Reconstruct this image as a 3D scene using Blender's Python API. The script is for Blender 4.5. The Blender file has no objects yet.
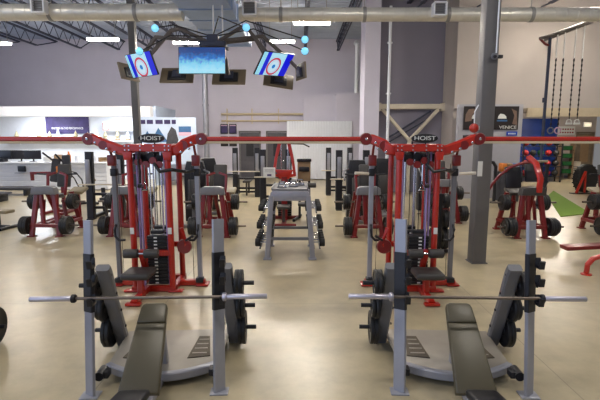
import bpy, bmesh, math, random
from mathutils import Vector as V, Matrix
random.seed(4)
S = bpy.context.scene
C = S.collection
PI = math.pi

# ------------------------------------------------------------------ materials
def lin(c):
    c = c / 255.0
    return c / 12.92 if c <= 0.04045 else ((c + 0.055) / 1.055) ** 2.4

def rgb(c):
    return (lin(c[0]), lin(c[1]), lin(c[2]), 1.0)

def mat(name, col, rough=0.5, metal=0.0, var=0.12, scale=6.0, emit=0.0, spec=0.5, coat=0.0, bump=0.0):
    m = bpy.data.materials.new(name)
    m.use_nodes = True
    nt = m.node_tree
    b = nt.nodes['Principled BSDF']
    tc = nt.nodes.new('ShaderNodeTexCoord')
    nz = nt.nodes.new('ShaderNodeTexNoise')
    nz.inputs['Scale'].default_value = scale
    nz.inputs['Detail'].default_value = 4
    nt.links.new(tc.outputs['Object'], nz.inputs['Vector'])
    cr = nt.nodes.new('ShaderNodeValToRGB')
    c = rgb(col)
    lo = [v * (1 - var) for v in c[:3]] + [1]
    hi = [min(1, v * (1 + var)) for v in c[:3]] + [1]
    cr.color_ramp.elements[0].position = 0.3
    cr.color_ramp.elements[1].position = 0.7
    cr.color_ramp.elements[0].color = lo
    cr.color_ramp.elements[1].color = hi
    nt.links.new(nz.outputs['Fac'], cr.inputs['Fac'])
    nt.links.new(cr.outputs['Color'], b.inputs['Base Color'])
    b.inputs['Roughness'].default_value = rough
    b.inputs['Metallic'].default_value = metal
    b.inputs['Specular IOR Level'].default_value = spec
    if coat:
        b.inputs['Coat Weight'].default_value = coat
        b.inputs['Coat Roughness'].default_value = 0.12
    if bump:
        bp = nt.nodes.new('ShaderNodeBump')
        bp.inputs['Strength'].default_value = bump
        nt.links.new(nz.outputs['Fac'], bp.inputs['Height'])
        nt.links.new(bp.outputs['Normal'], b.inputs['Normal'])
    if emit:
        nt.links.new(cr.outputs['Color'], b.inputs['Emission Color'])
        b.inputs['Emission Strength'].default_value = emit
    return m

M = dict(
    red=mat('red_powder_coat', (176, 34, 18), 0.28, 0, 0.06, coat=0.5),
    dkred=mat('dark_red_powder_coat', (116, 18, 20), 0.32, 0, 0.08, coat=0.4),
    silver=mat('silver_powder_coat', (158, 159, 168), 0.36, 0.35, 0.05),
    grey=mat('grey_powder_coat', (118, 118, 122), 0.45, 0.2, 0.06),
    platform=mat('platform_sheet', (156, 149, 138), 0.42, 0.25, 0.06),
    chrome=mat('chrome', (205, 205, 210), 0.16, 1.0, 0.03),
    shaft=mat('bar_shaft_steel', (120, 110, 102), 0.35, 0.9, 0.08),
    sleeve=mat('bar_sleeve_steel', (196, 192, 204), 0.28, 0.75, 0.04),
    black=mat('black_plastic', (24, 24, 30), 0.4, 0, 0.15),
    iron=mat('black_iron', (28, 28, 30), 0.42, 0.1, 0.2, 18),
    rubber=mat('black_rubber', (34, 33, 33), 0.7, 0, 0.15),
    vinyl=mat('olive_grey_vinyl', (80, 73, 54), 0.36, 0, 0.06, 3),
    dkvinyl=mat('charcoal_vinyl', (60, 57, 55), 0.45, 0, 0.1),
    tanvinyl=mat('tan_vinyl', (138, 126, 100), 0.5, 0, 0.08),
    tread=mat('brown_grip_tread', (84, 74, 60), 0.7, 0, 0.1, 30),
    white=mat('white_paint', (228, 230, 236), 0.5, 0, 0.02),
    offwhite=mat('cream_paint', (214, 204, 184), 0.55, 0, 0.03),
    paper=mat('white_label', (225, 225, 220), 0.6, 0, 0.03),
    column=mat('steel_column_paint', (104, 102, 102), 0.5, 0.1, 0.05, 3),
    wall=mat('lilac_grey_wall', (198, 194, 208), 0.85, 0, 0.025, 1.2),
    wallw=mat('warm_grey_wall', (184, 174, 166), 0.85, 0, 0.03, 1.2),
    walld=mat('blue_grey_wall', (136, 132, 146), 0.85, 0, 0.03, 1.0),
    wallwh=mat('white_wall', (214, 216, 222), 0.8, 0, 0.02),
    signwall=mat('pale_grey_wall', (172, 170, 176), 0.8, 0, 0.02),
    litwhite=mat('lit_white_paint', (247, 248, 251), 0.6, 0, 0.01),  # white raised to carry the light from below and inside the reception
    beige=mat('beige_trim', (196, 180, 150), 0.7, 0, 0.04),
    deck=mat('roof_deck', (176, 186, 205), 0.6, 0.1, 0.06, 0.8),
    steel=mat('joist_steel', (62, 66, 84), 0.6, 0.2, 0.12),
    steell=mat('joist_steel_light', (150, 148, 146), 0.5, 0.3, 0.1),
    duct=mat('galvanised_duct', (218, 214, 204), 0.34, 0.4, 0.07, 2.5),
    ductb=mat('galvanised_duct_blue', (150, 172, 210), 0.45, 0.15, 0.07, 2.5),  # blue tint is in the base colour
    tube=mat('lamp_tube', (255, 243, 222), 0.4, 0, 0.0, emit=75.0),
    tubeb=mat('bright_lamp_tube', (255, 244, 228), 0.4, 0, 0.0, emit=420.0),
    lampbox=mat('lamp_box_lens', (255, 240, 205), 0.4, 0, 0.0, emit=1.6),
    panel=mat('panel_diffuser', (235, 242, 255), 0.4, 0, 0.0, emit=9.0),
    spotb=mat('spot_lens', (130, 215, 255), 0.3, 0, 0.0, emit=1.3),
    purple=mat('banner_purple', (58, 48, 92), 0.7, 0, 0.35, 2.0),
    lilac=mat('pale_blue_board', (192, 206, 228), 0.6, 0, 0.05, 2),
    poster=mat('dark_poster', (34, 26, 26), 0.5, 0, 0.3, 2.0),
    skin=mat('poster_figure', (122, 98, 84), 0.6, 0, 0.2, 4),
    blue=mat('blue_wall_mat', (12, 50, 126), 0.5, 0, 0.1, 2),
    signblue=mat('blue_sign', (22, 66, 178), 0.4, 0, 0.05),
    door=mat('dark_door', (74, 72, 78), 0.5, 0, 0.08),
    doorb=mat('brown_grey_door', (126, 112, 92), 0.5, 0, 0.08),
    gold=mat('gold_trophy', (190, 176, 140), 0.45, 0.3, 0.1),
    green=mat('green_ball', (22, 88, 40), 0.5, 0, 0.1),
    redball=mat('red_ball', (150, 26, 30), 0.5, 0, 0.1),
    orange=mat('orange_plastic', (206, 116, 36), 0.5, 0, 0.08),
    turf=mat('green_turf', (104, 136, 40), 0.9, 0, 0.2, 40),
    teal=mat('blue_towel', (62, 104, 150), 0.8, 0, 0.1),
    pink=mat('pale_pink_print', (214, 176, 196), 0.7, 0, 0.08),
    cloth=mat('dark_grey_cloth', (66, 66, 72), 0.9, 0, 0.15),
    strap=mat('dark_chain', (48, 44, 46), 0.5, 0.4, 0.2),
    tvback=mat('television_back', (112, 98, 78), 0.5, 0, 0.05),
    armpaint=mat('brown_grey_arm', (84, 76, 72), 0.5, 0.1, 0.06),
    tan=mat('tan_panel', (148, 122, 90), 0.6, 0, 0.06),
    rodsheen=mat('lilac_rod_reflection', (170, 150, 205), 0.35, 0.3, 0.05),  # lilac tint painted for reflections on the guide rods
)

def floor_material():
    m = mat('polished_concrete', (176, 164, 136), 0.3, 0, 0.1, 0.5, spec=0.5)
    nt = m.node_tree
    b = nt.nodes['Principled BSDF']
    L = nt.links
    src = b.inputs['Base Color'].links[0].from_socket
    tc = nt.nodes.new('ShaderNodeTexCoord')
    n2 = nt.nodes.new('ShaderNodeTexNoise')
    n2.inputs['Scale'].default_value = 2.6
    n2.inputs['Detail'].default_value = 8
    n2.inputs['Roughness'].default_value = 0.65
    L.new(tc.outputs['Object'], n2.inputs['Vector'])
    r2 = nt.nodes.new('ShaderNodeValToRGB')
    r2.color_ramp.elements[0].position = 0.32
    r2.color_ramp.elements[0].color = (0.84, 0.83, 0.81, 1)
    r2.color_ramp.elements[1].position = 0.62
    r2.color_ramp.elements[1].color = (1.06, 1.04, 1.0, 1)
    L.new(n2.outputs['Fac'], r2.inputs['Fac'])
    mx = nt.nodes.new('ShaderNodeMix')
    mx.data_type = 'RGBA'
    mx.blend_type = 'MULTIPLY'
    mx.inputs[0].default_value = 1.0
    L.new(src, mx.inputs[6])
    L.new(r2.outputs['Color'], mx.inputs[7])
    # saw-cut joints every few metres
    sp = nt.nodes.new('ShaderNodeSeparateXYZ')
    L.new(tc.outputs['Object'], sp.inputs[0])
    facs = []
    for ax, off, per in (('X', 2.62, 4.6), ('Y', 1.55, 4.6)):
        a = nt.nodes.new('ShaderNodeMath'); a.operation = 'SUBTRACT'
        L.new(sp.outputs[ax], a.inputs[0]); a.inputs[1].default_value = off - 46
        w = nt.nodes.new('ShaderNodeMath'); w.operation = 'MODULO'
        L.new(a.outputs[0], w.inputs[0]); w.inputs[1].default_value = per
        lt = nt.nodes.new('ShaderNodeMath'); lt.operation = 'LESS_THAN'
        L.new(w.outputs[0], lt.inputs[0]); lt.inputs[1].default_value = 0.012
        facs.append(lt)
    mxv = nt.nodes.new('ShaderNodeMath'); mxv.operation = 'MAXIMUM'
    L.new(facs[0].outputs[0], mxv.inputs[0]); L.new(facs[1].outputs[0], mxv.inputs[1])
    ml = nt.nodes.new('ShaderNodeMath'); ml.operation = 'MULTIPLY'
    L.new(mxv.outputs[0], ml.inputs[0]); ml.inputs[1].default_value = 0.45
    m2 = nt.nodes.new('ShaderNodeMix'); m2.data_type = 'RGBA'
    L.new(ml.outputs[0], m2.inputs[0])
    L.new(mx.outputs[2], m2.inputs[6])
    m2.inputs[7].default_value = (0.12, 0.1, 0.08, 1)
    L.new(m2.outputs[2], b.inputs['Base Color'])
    rr = nt.nodes.new('ShaderNodeMapRange')
    L.new(n2.outputs['Fac'], rr.inputs[0])
    rr.inputs[3].default_value = 0.24
    rr.inputs[4].default_value = 0.36
    L.new(rr.outputs[0], b.inputs['Roughness'])
    return m
M['floor'] = floor_material()

def screen_material(name, kind):
    """What a lit television shows, drawn from its own object coordinates."""
    m = bpy.data.materials.new(name)
    m.use_nodes = True
    nt = m.node_tree
    L = nt.links
    b = nt.nodes['Principled BSDF']
    tc = nt.nodes.new('ShaderNodeTexCoord')
    sp = nt.nodes.new('ShaderNodeSeparateXYZ')
    L.new(tc.outputs['Object'], sp.inputs[0])
    def ramp(inp, stops, interp='CONSTANT'):
        r = nt.nodes.new('ShaderNodeValToRGB')
        r.color_ramp.interpolation = interp
        while len(r.color_ramp.elements) < len(stops):
            r.color_ramp.elements.new(0.5)
        for e, (p, c) in zip(r.color_ramp.elements, stops):
            e.position = p
            e.color = rgb(c)
        L.new(inp, r.inputs['Fac'])
        return r
    if kind == 'rings':
        mp = nt.nodes.new('ShaderNodeMapRange')
        mp.inputs[1].default_value = -0.6
        mp.inputs[2].default_value = 0.6
        L.new(sp.outputs['X'], mp.inputs[0])
        base = ramp(mp.outputs[0], [(0, (150, 215, 235)), (0.13, (10, 30, 205)), (0.26, (170, 222, 240)), (0.76, (8, 20, 210))])
        ln = nt.nodes.new('ShaderNodeVectorMath'); ln.operation = 'DISTANCE'
        L.new(tc.outputs['Object'], ln.inputs[0])
        ln.inputs[1].default_value = (-0.02, 0, -0.06)
        ring = ramp(ln.outputs['Value'], [(0, (40, 120, 190)), (0.06, (190, 225, 240)), (0.15, (190, 205, 225)), (0.2, (190, 60, 80)), (0.26, (0, 0, 0))])
        lt = nt.nodes.new('ShaderNodeMath'); lt.operation = 'LESS_THAN'
        L.new(ln.outputs['Value'], lt.inputs[0]); lt.inputs[1].default_value = 0.26
        mx = nt.nodes.new('ShaderNodeMix'); mx.data_type = 'RGBA'
        L.new(lt.outputs[0], mx.inputs[0]); L.new(base.outputs[0], mx.inputs[6]); L.new(ring.outputs[0], mx.inputs[7])
        out = mx.outputs[2]
    else:
        mp = nt.nodes.new('ShaderNodeMapRange')
        mp.inputs[1].default_value = -0.34
        mp.inputs[2].default_value = 0.34
        nz = nt.nodes.new('ShaderNodeTexNoise'); nz.inputs['Scale'].default_value = 9
        L.new(tc.outputs['Object'], nz.inputs['Vector'])
        ad = nt.nodes.new('ShaderNodeMath'); ad.operation = 'MULTIPLY_ADD'
        L.new(nz.outputs['Fac'], ad.inputs[0]); ad.inputs[1].default_value = 0.3
        L.new(sp.outputs['Z'], ad.inputs[2])
        L.new(ad.outputs[0], mp.inputs[0])
        base = ramp(mp.outputs[0], [(0, (120, 205, 235)), (0.35, (165, 225, 245)), (0.62, (120, 200, 235)), (0.82, (20, 110, 190)), (1.0, (12, 60, 130))], 'LINEAR')
        n2 = nt.nodes.new('ShaderNodeTexNoise'); n2.inputs['Scale'].default_value = 22
        L.new(tc.outputs['Object'], n2.inputs['Vector'])
        sel = ramp(n2.outputs['Fac'], [(0, (0, 0, 0)), (0.66, (200, 200, 200))])
        mx = nt.nodes.new('ShaderNodeMix'); mx.data_type = 'RGBA'
        L.new(sel.outputs[0], mx.inputs[0]); L.new(base.outputs[0], mx.inputs[6]); mx.inputs[7].default_value = rgb((120, 50, 70))
        out = mx.outputs[2]
    b.inputs['Base Color'].default_value = (0.01, 0.01, 0.01, 1)
    b.inputs['Roughness'].default_value = 0.3
    L.new(out, b.inputs['Emission Color'])
    b.inputs['Emission Strength'].default_value = 1.8
    return m
M['scr_rings'] = screen_material('curling_broadcast', 'rings')
M['scr_ice'] = screen_material('ice_rink_broadcast', 'ice')

# ------------------------------------------------------------------ mesh building
class B:
    def __init__(s):
        s.bm = bmesh.new()
    def _merge(s, t):
        me = bpy.data.meshes.new('t')
        t.to_mesh(me); t.free()
        s.bm.from_mesh(me)
        bpy.data.meshes.remove(me)
    def box(s, c, d, rot=(0, 0, 0), bev=0.0, seg=2):
        t = bmesh.new()
        bmesh.ops.create_cube(t, size=1)
        bmesh.ops.scale(t, vec=V(d), verts=t.verts)
        if bev:
            bmesh.ops.bevel(t, geom=t.edges[:], offset=min(bev, 0.45 * min(d)), segments=seg, affect='EDGES', profile=0.5)
        mx = Matrix.Translation(V(c)) @ (Matrix.Rotation(rot[2], 4, 'Z') @ Matrix.Rotation(rot[1], 4, 'Y') @ Matrix.Rotation(rot[0], 4, 'X'))
        bmesh.ops.transform(t, matrix=mx, verts=t.verts)
        s._merge(t); return s
    def sweep(s, pts, prof, up=(0, 0, 1), closed=False):
        """sweep a closed profile [(side, up)] along a polyline"""
        t = bmesh.new()
        pts = [V(p) for p in pts]
        n = len(pts); rings = []
        up = V(up)
        for i, p in enumerate(pts):
            a = pts[i - 1] if (i > 0 or closed) else None
            b = pts[(i + 1) % n] if (i < n - 1 or closed) else None
            d0 = (p - a).normalized() if a is not None else None
            d1 = (b - p).normalized() if b is not None else None
            tan = (d0 + d1).normalized() if (d0 is not None and d1 is not None) else (d0 if d0 is not None else d1)
            k = 1.0
            if d0 is not None and d1 is not None:
                k = 1 / max(0.5, math.cos(d0.angle(d1, 0) / 2))
            side = tan.cross(up)
            if side.length < 1e-4:
                side = tan.cross(V((1, 0, 0)) if abs(tan.x) < 0.9 else V((0, 1, 0)))
            side.normalize()
            nu = side.cross(tan).normalized()
            rings.append([t.verts.new(p + side * (u * k) + nu * (v * k)) for u, v in prof])
        m = len(prof)
        for i in range(n if closed else n - 1):
            r0, r1 = rings[i], rings[(i + 1) % n]
            for j in range(m):
                t.faces.new((r0[j], r0[(j + 1) % m], r1[(j + 1) % m], r1[j]))
        if not closed:
            t.faces.new(rings[0][::-1]); t.faces.new(rings[-1])
        bmesh.ops.recalc_face_normals(t, faces=t.faces[:])
        s._merge(t); return s
    def tube(s, pts, r, n=10, up=(0.13, 0.2, 1), closed=False):
        return s.sweep(pts, [(r * math.cos(2 * PI * i / n), r * math.sin(2 * PI * i / n)) for i in range(n)], up, closed)
    def bar(s, pts, w, h, up=(0, 0, 1), c=0.15):
        """rectangular tube with chamfered edges; w is sideways, h along up"""
        w /= 2; h /= 2; e = c * min(w, h) * 2
        return s.sweep(pts, [(-w + e, -h), (w - e, -h), (w, -h + e), (w, h - e), (w - e, h), (-w + e, h), (-w, h - e), (-w, -h + e)], up)
    def lathe(s, prof, o, ax=(0, 0, 1), n=20):
        t = bmesh.new()
        ax = V(ax).normalized()
        q = V((0, 0, 1)).rotation_difference(ax)
        rings = []
        for r, z in prof:
            if r < 1e-6:
                rings.append([t.verts.new(V(o) + q @ V((0, 0, z)))])
            else:
                rings.append([t.verts.new(V(o) + q @ V((r * math.cos(2 * PI * i / n), r * math.sin(2 * PI * i / n), z))) for i in range(n)])
        for a, b in zip(rings, rings[1:]):
            for i in range(n):
                j = (i + 1) % n
                if len(a) == 1 and len(b) == 1: continue
                if len(a) == 1: t.faces.new((a[0], b[i], b[j]))
                elif len(b) == 1: t.faces.new((a[i], a[j], b[0]))
                else: t.faces.new((a[i], a[j], b[j], b[i]))
        if len(rings[0]) > 1: t.faces.new(rings[0][::-1])
        if len(rings[-1]) > 1: t.faces.new(rings[-1])
        bmesh.ops.recalc_face_normals(t, faces=t.faces[:])
        s._merge(t); return s
    def cyl(s, p, q, r, n=14, r2=None):
        d = V(q) - V(p)
        return s.lathe([(r, 0), (r if r2 is None else r2, d.length)], p, d, n)
    def ball(s, c, r, n=14, sq=1.0):
        k = 8
        return s.lathe([(r * math.sin(PI * i / k), -r * sq * math.cos(PI * i / k)) for i in range(k + 1)], c, (0, 0, 1), n)
    def prism(s, poly, th, o=(0, 0, 0), U=(1, 0, 0), W=(0, 1, 0), bev=0.0, seg=2):
        """polygon in the U,W plane, extruded by th along U x W"""
        t = bmesh.new()
        U = V(U).normalized(); W = V(W).normalized(); N = U.cross(W)
        lo = [t.verts.new(V(o) + U * a + W * b) for a, b in poly]
        hi = [t.verts.new(V(o) + U * a + W * b + N * th) for a, b in poly]
        t.faces.new(lo[::-1]); t.faces.new(hi)
        n = len(poly)
        for i in range(n):
            t.faces.new((lo[i], lo[(i + 1) % n], hi[(i + 1) % n], hi[i]))
        bmesh.ops.recalc_face_normals(t, faces=t.faces[:])
        if bev:
            ed = [e for e in t.edges if (e.verts[0] in lo) == (e.verts[1] in lo)]
            bmesh.ops.bevel(t, geom=ed, offset=bev, segments=seg, affect='EDGES', profile=0.5)
        s._merge(t); return s
    def obj(s, name, m, parent=None, loc=(0, 0, 0), rotz=0.0, ang=38):
        me = bpy.data.meshes.new(name)
        s.bm.to_mesh(me); s.bm.free()
        for p in me.polygons: p.use_smooth = True
        me.set_sharp_from_angle(angle=math.radians(ang))
        me.materials.append(M[m] if isinstance(m, str) else m)
        o = bpy.data.objects.new(name, me)
        C.objects.link(o)
        o.location = loc; o.rotation_euler = (0, 0, rotz)
        if parent is not None: o.parent = parent
        return o

def tag(o, label, cat, group=None):
    o['label'] = label; o['category'] = cat
    if group: o['group'] = group
    return o

def thing(name, label, cat, loc=(0, 0, 0), rotz=0.0, group=None):
    o = bpy.data.objects.new(name, None)
    o.empty_display_size = 0.2
    C.objects.link(o)
    o.location = loc; o.rotation_euler = (0, 0, rotz)
    return tag(o, label, cat, group)

def struct(name, b, m, loc=(0, 0, 0)):
    o = b.obj(name, m, None, loc); o['kind'] = 'structure'; return o

def kids(o):
    return [c for c in bpy.data.objects if c.parent == o]

def copy_tree(o, parent=None):
    c = o.copy(); C.objects.link(c)
    if parent is not None: c.parent = parent
    for ch in kids(o): copy_tree(ch, c)
    return c

def dup(o, loc, rotz, label, group=None):
    c = copy_tree(o); c.location = loc; c.rotation_euler = (0, 0, rotz); c['label'] = label
    if group: c['group'] = group
    return c

def text(name, body, size, m, parent, loc, rot=(PI / 2, 0, 0), ext=0.003, sx=1.0):
    cu = bpy.data.curves.new(name, 'FONT')
    cu.body = body; cu.size = size; cu.extrude = ext
    cu.align_x = 'CENTER'; cu.align_y = 'CENTER'
    f = bpy.data.objects.new(name, cu); C.objects.link(f)
    bpy.context.view_layer.update()
    me = bpy.data.meshes.new_from_object(f.evaluated_get(bpy.context.evaluated_depsgraph_get()))
    bpy.data.objects.remove(f); bpy.data.curves.remove(cu)
    me.materials.clear(); me.materials.append(M[m])
    o = bpy.data.objects.new(name, me); C.objects.link(o)
    o.parent = parent; o.location = loc; o.rotation_euler = rot; o.scale = (sx, 1, 1)
    return o

# ------------------------------------------------------------------ the setting
CEIL = 8.2
struct('floor', B().box((0, 13, -0.1), (48, 34, 0.2)), 'floor')
b = B()
# folded roof deck: trapezoid ribs running across
zs = []
y = -2.0
poly = []
while y < 27.4:
    poly += [(y, 0.0), (y + 0.14, 0.0), (y + 0.19, 0.07), (y + 0.31, 0.07)]; y += 0.36
poly2 = poly + [(y, 0.0), (y, 0.2), (-2.0, 0.2)]
b.prism(poly2, 48, (-24, 0, CEIL), (0, 1, 0), (0, 0, 1))
ceil = struct('ceiling', b, 'deck')
struct('wall_rear', B().box((-10.0, 27.3, 4.1), (28, 0.4, 8.2)), 'wall')
struct('wall_rear_right', B().box((11.0, 27.3, 4.1), (14, 0.4, 8.2)), 'wallw')
struct('wall_left', B().box((-21.5, 24.4, 4.1), (0.3, 5.4, 8.2)), 'wall')
# bulkhead above the reception and the reception's own walls
struct('trim_reception', B().box((-14.4, 22.2, 3.69), (14.1, 0.5, 0.46)), 'litwhite')
struct('wall_reception', B().box((-14.4, 25.9, 2.0), (14.0, 0.12, 4.0)), 'wallwh')
struct('wall_reception_side', B().box((-7.3, 24.2, 2.0), (0.14, 3.5, 4.0)), 'lilac')
# low office volume behind with its rails
struct('wall_office', B().box((1.15, 26.4, 2.4), (1.9, 1.4, 4.75)), 'wall')
struct('wall_office_front', B().box((3.0, 26.0, 2.45), (1.9, 1.2, 4.9)), 'wall')
b = B()
b.box((1.1, 25.35, 1.7), (3.7, 0.04, 3.3))
for i in range(25):
    b.box((-0.68 + i * 0.15, 25.32, 1.7), (0.06, 0.1, 3.3), bev=0.015)
struct('wall_corrugated', b, 'white')
struct('baseboard_rear', B().box((-3.5, 27.08, 0.06), (8, 0.04, 0.12)), 'column')
b = B()
b.tube([(-4.75, 27.0, 3.82), (0.2, 27.0, 3.82)], 0.07)
b.tube([(-4.75, 27.0, 3.42), (0.2, 27.0, 3.42)], 0.05)
for x in (-4.4, -2.9, -1.3): b.box((x, 27.03, 3.7), (0.05, 0.12, 0.9))
struct('trim_1', b, 'beige')
# doors in the rear wall
for i, x in enumerate((-3.05, -1.4)):
    d = struct('door_%d' % (i + 1), B().box((x, 27.06, 1.35), (1.15, 0.1, 2.7)), 'door')
    f = B()
    f.box((x - 0.62, 27.04, 1.4), (0.09, 0.14, 2.8)); f.box((x + 0.62, 27.04, 1.4), (0.09, 0.14, 2.8)); f.box((x, 27.04, 2.78), (1.33, 0.14, 0.1))
    f.obj('door_frame', 'column', d)
    h = B(); h.tube([(x + 0.4, 27.0, 1.0), (x + 0.4, 26.92, 1.0), (x + 0.28, 26.92, 1.0)], 0.015)
    h.obj('door_handle', 'chrome', d)
    p = B(); p.box((x, 27.0, 1.75), (0.45, 0.02, 0.9)); p.obj('door_pane', 'black', d)
# recess wall, its cheeks and the wall to the right
struct('wall_recess', B().box((4.85, 19.7, 4.1), (3.4, 0.3, 8.2)), 'walld')
struct('wall_recess_left', B().box((2.95, 19.15, 4.1), (0.62, 1.3, 8.2)), 'wall')
struct('wall_right_upper', B().box((12.6, 18.2, 5.9), (12.8, 0.4, 4.65)), 'wallw')
struct('wall_recess_right', B().box((6.35, 18.9, 4.1), (0.3, 1.5, 8.2)), 'wallw')
struct('trim_2', B().box((14.0, 17.96, 3.42), (9.8, 0.1, 0.34)), 'beige')
struct('wall_right', B().box((19.5, 16.0, 4.1), (0.3, 22, 8.2)), 'wallw')
struct('wall_sign', B().box((7.45, 17.6, 1.85), (2.5, 0.25, 3.7)), 'signwall')

# roof joists: top chord, bottom chord and zigzag web in one joist each
def joist(x, y0, y1, z, m, k):
    t = thing('roof_joist', 'dark open web steel roof joist, %s from the left' % k, 'joist', (x, 0, z), 0, 'roof joists')
    b = B()
    for s in (-0.05, 0.05):
        b.box((s, (y0 + 27.05) / 2, 0.62), (0.06, 27.05 - y0, 0.06)); b.box((s, (y0 + y1) / 2, 0), (0.06, y1 - y0, 0.05))
    b.obj('chord', m, t)
    b = B(); y = y0; up = 0
    while y < y1 - 0.3:
        b.tube([(0, y, 0.02 if not up else 0.6), (0, y + 0.45, 0.6 if not up else 0.02)], 0.018, 6)
        y += 0.45; up = 1 - up
    b.tube([(0, y1, 0), (0, 27.0, 0.58)], 0.03, 6)
    b.obj('web', m, t)
names = ['first', 'second', 'third', 'fourth', 'fifth', 'sixth', 'seventh', 'eighth', 'ninth', 'tenth', 'eleventh', 'twelfth', 'thirteenth', 'fourteenth']
k = 0
for x, y1 in ((-16.6, 24.6), (-14.4, 25.0), (-12.4, 25.8), (-10.4, 26.2), (-8.4, 26.3), (-6.3, 26.4), (-4.2, 26.4), (-2.0, 26.4), (0.3, 26.4), (2.2, 26.4)):
    joist(x, 11.0, y1, 7.42, 'steel', names[k]); k += 1
for x in (4.6, 6.9, 9.4, 11.9):
    t = joist(x, 10.0, 17.4, 7.42, 'steel', names[k]); k += 1
b = B()
for z in (7.36, 8.05): b.box((0, 17.6 if z > 8 else 17.6, z), (44, 0.1, 0.08))
struct('beam_1', B().box((-9.5, 17.0, 8.1), (25, 0.2, 0.16)), 'steel')
b.bm.free()

# ------------------------------------------------------------------ columns and pipes (fixed building steel)
def col_struct(name, x, y, w, d, h, rz, m):
    b = B()
    b.box((0, 0, h / 2), (w, d, h), bev=0.02)
    o = struct(name, b, m, (x, y, 0)); o.rotation_euler.z = rz
    b = B(); b.box((0, 0, 0.008), (w + 0.04, d + 0.04, 0.016)); b.obj('base_plate', m, o)
    return o
cr = col_struct('column_right', 3.45, 8.36, 0.27, 0.26, CEIL, math.radians(2), 'column')
cl = col_struct('column_left', -5.85, 16.0, 0.23, 0.23, CEIL, 0, 'column')
b = B(); b.box((-0.06, -0.135, 1.83), (0.09, 0.006, 0.28)); lb = b.obj('paper_notice', 'paper', None, (3.42, 8.36, 0))
lb.rotation_euler.z = math.radians(2)
tag(lb, 'narrow white paper notice taped to the big grey column', 'notice')
b = B(); b.tube([(-5.39, 25.6, 0.0), (-5.39, 25.6, 7.4)], 0.16, 14); b.tube([(-5.39, 25.6, 4.2), (-5.39, 25.6, 4.3)], 0.19, 14)
tag(b.obj('downpipe', 'silver'), 'tall pale grey downpipe on the rear wall below the televisions', 'pipe')
b = B(); b.tube([(3.62, 18.4, 0.0), (3.62, 18.4, 7.6)], 0.06, 10)
for z in (2.2, 4.2, 6.2): b.box((3.62, 18.45, z), (0.2, 0.1, 0.06))
tag(b.obj('conduit', 'white'), 'thin white conduit on the corner left of the dark recess', 'pipe')
b = B(); b.tube([(3.15, 25.2, 4.9), (3.15, 25.2, 7.5)], 0.11, 12)
b.tube([(3.15, 25.2, 7.5), (3.15, 25.5, 7.7), (3.15, 26.0, 7.7)], 0.11, 12)
tag(b.obj('drain_pipe', 'white'), 'white drain pipe standing on the grey office block', 'pipe')

# ceiling services
def spiral_duct(x0, x1, y, z, r, label, m):
    t = thing('round_duct', label, 'duct', ((x0 + x1) / 2, y, z))
    b = B(); L = (x1 - x0) / 2
    b.tube([(-L, 0, 0), (L, 0, 0)], r, 28)
    n = int(2 * L / 0.33)
    for i in range(n): b.lathe([(r, 0), (r + 0.008, 0.006), (r, 0.012)], (-L + 0.33 * i + 0.1, 0, 0), (1, 0, 0), 28)
    b.obj('tube', m, t)
    x = -L + 1.2
    while x < L:
        b = B(); b.lathe([(r, -0.05), (r + 0.02, -0.045), (r + 0.02, 0.045), (r, 0.05)], (x, 0, 0), (1, 0, 0), 28); x += 2.4
        b.obj('coupling_band', 'steell', t)
    x = -L + 1.2
    for i in range(int(2 * L / 2.4)):
        b = B(); b.tube([(x, 0, r), (x, 0, CEIL - z)], 0.015, 6); b.obj('hanger', 'steell', t); x += 2.4
    return t
spiral_duct(-13.0, -3.3, 13.0, 5.9, 0.225, 'round galvanised duct over the left half, left of the blue duct', 'duct')
spiral_duct(-1.75, 13.0, 13.3, 5.92, 0.19, 'long round galvanised duct over the right half of the room', 'duct')
for x, y, z, w, lab in ((-7.13, 12.68, 5.96, 0.33, 'square grey diffuser on the left round duct'), (-1.42, 13.02, 6.0, 0.36, 'square diffuser on the duct right of the blue rectangular duct'),
                     (3.92, 13.02, 5.98, 0.34, 'square diffuser on the duct left of the big column'), (9.2, 13.02, 5.85, 0.34, 'square diffuser on the duct above the gym rings')):
    t = thing('duct_diffuser', lab, 'diffuser', (x, y, z), 0, 'duct diffusers')
    b = B(); h = w / 2
    for a, c in (((-h, 0), (0.04, 2 * h)), ((h, 0), (0.04, 2 * h)), ((0, -h), (2 * h, 0.04)), ((0, h), (2 * h, 0.04))):
        b.box((a[0], -0.02, a[1]), (c[0], 0.24, c[1]))
    b.obj('frame', 'white', t)
    b = B(); b.box((0, 0.02, 0), (w, 0.1, w))
    for i in range(5): b.box((0, -0.04, -h + 0.06 + i * w / 5), (w, 0.05, 0.015), rot=(0.5, 0, 0))
    b.obj('grille', 'grey', t)
t = thing('rectangular_duct', 'wide blue rectangular duct running back over the televisions', 'duct', (-2.55, 13.4, 6.06))
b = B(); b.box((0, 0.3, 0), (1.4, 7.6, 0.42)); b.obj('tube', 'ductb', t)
for i in range(7):
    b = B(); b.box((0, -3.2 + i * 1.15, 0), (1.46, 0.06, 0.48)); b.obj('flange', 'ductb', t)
for sx in (-0.5, 0.56):
    for sy in (-1.0, 1.6):
        b = B(); b.tube([(sx, sy, 0.21), (sx, sy, CEIL - 6.06)], 0.02, 6); b.obj('hanger', 'white', t)

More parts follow.
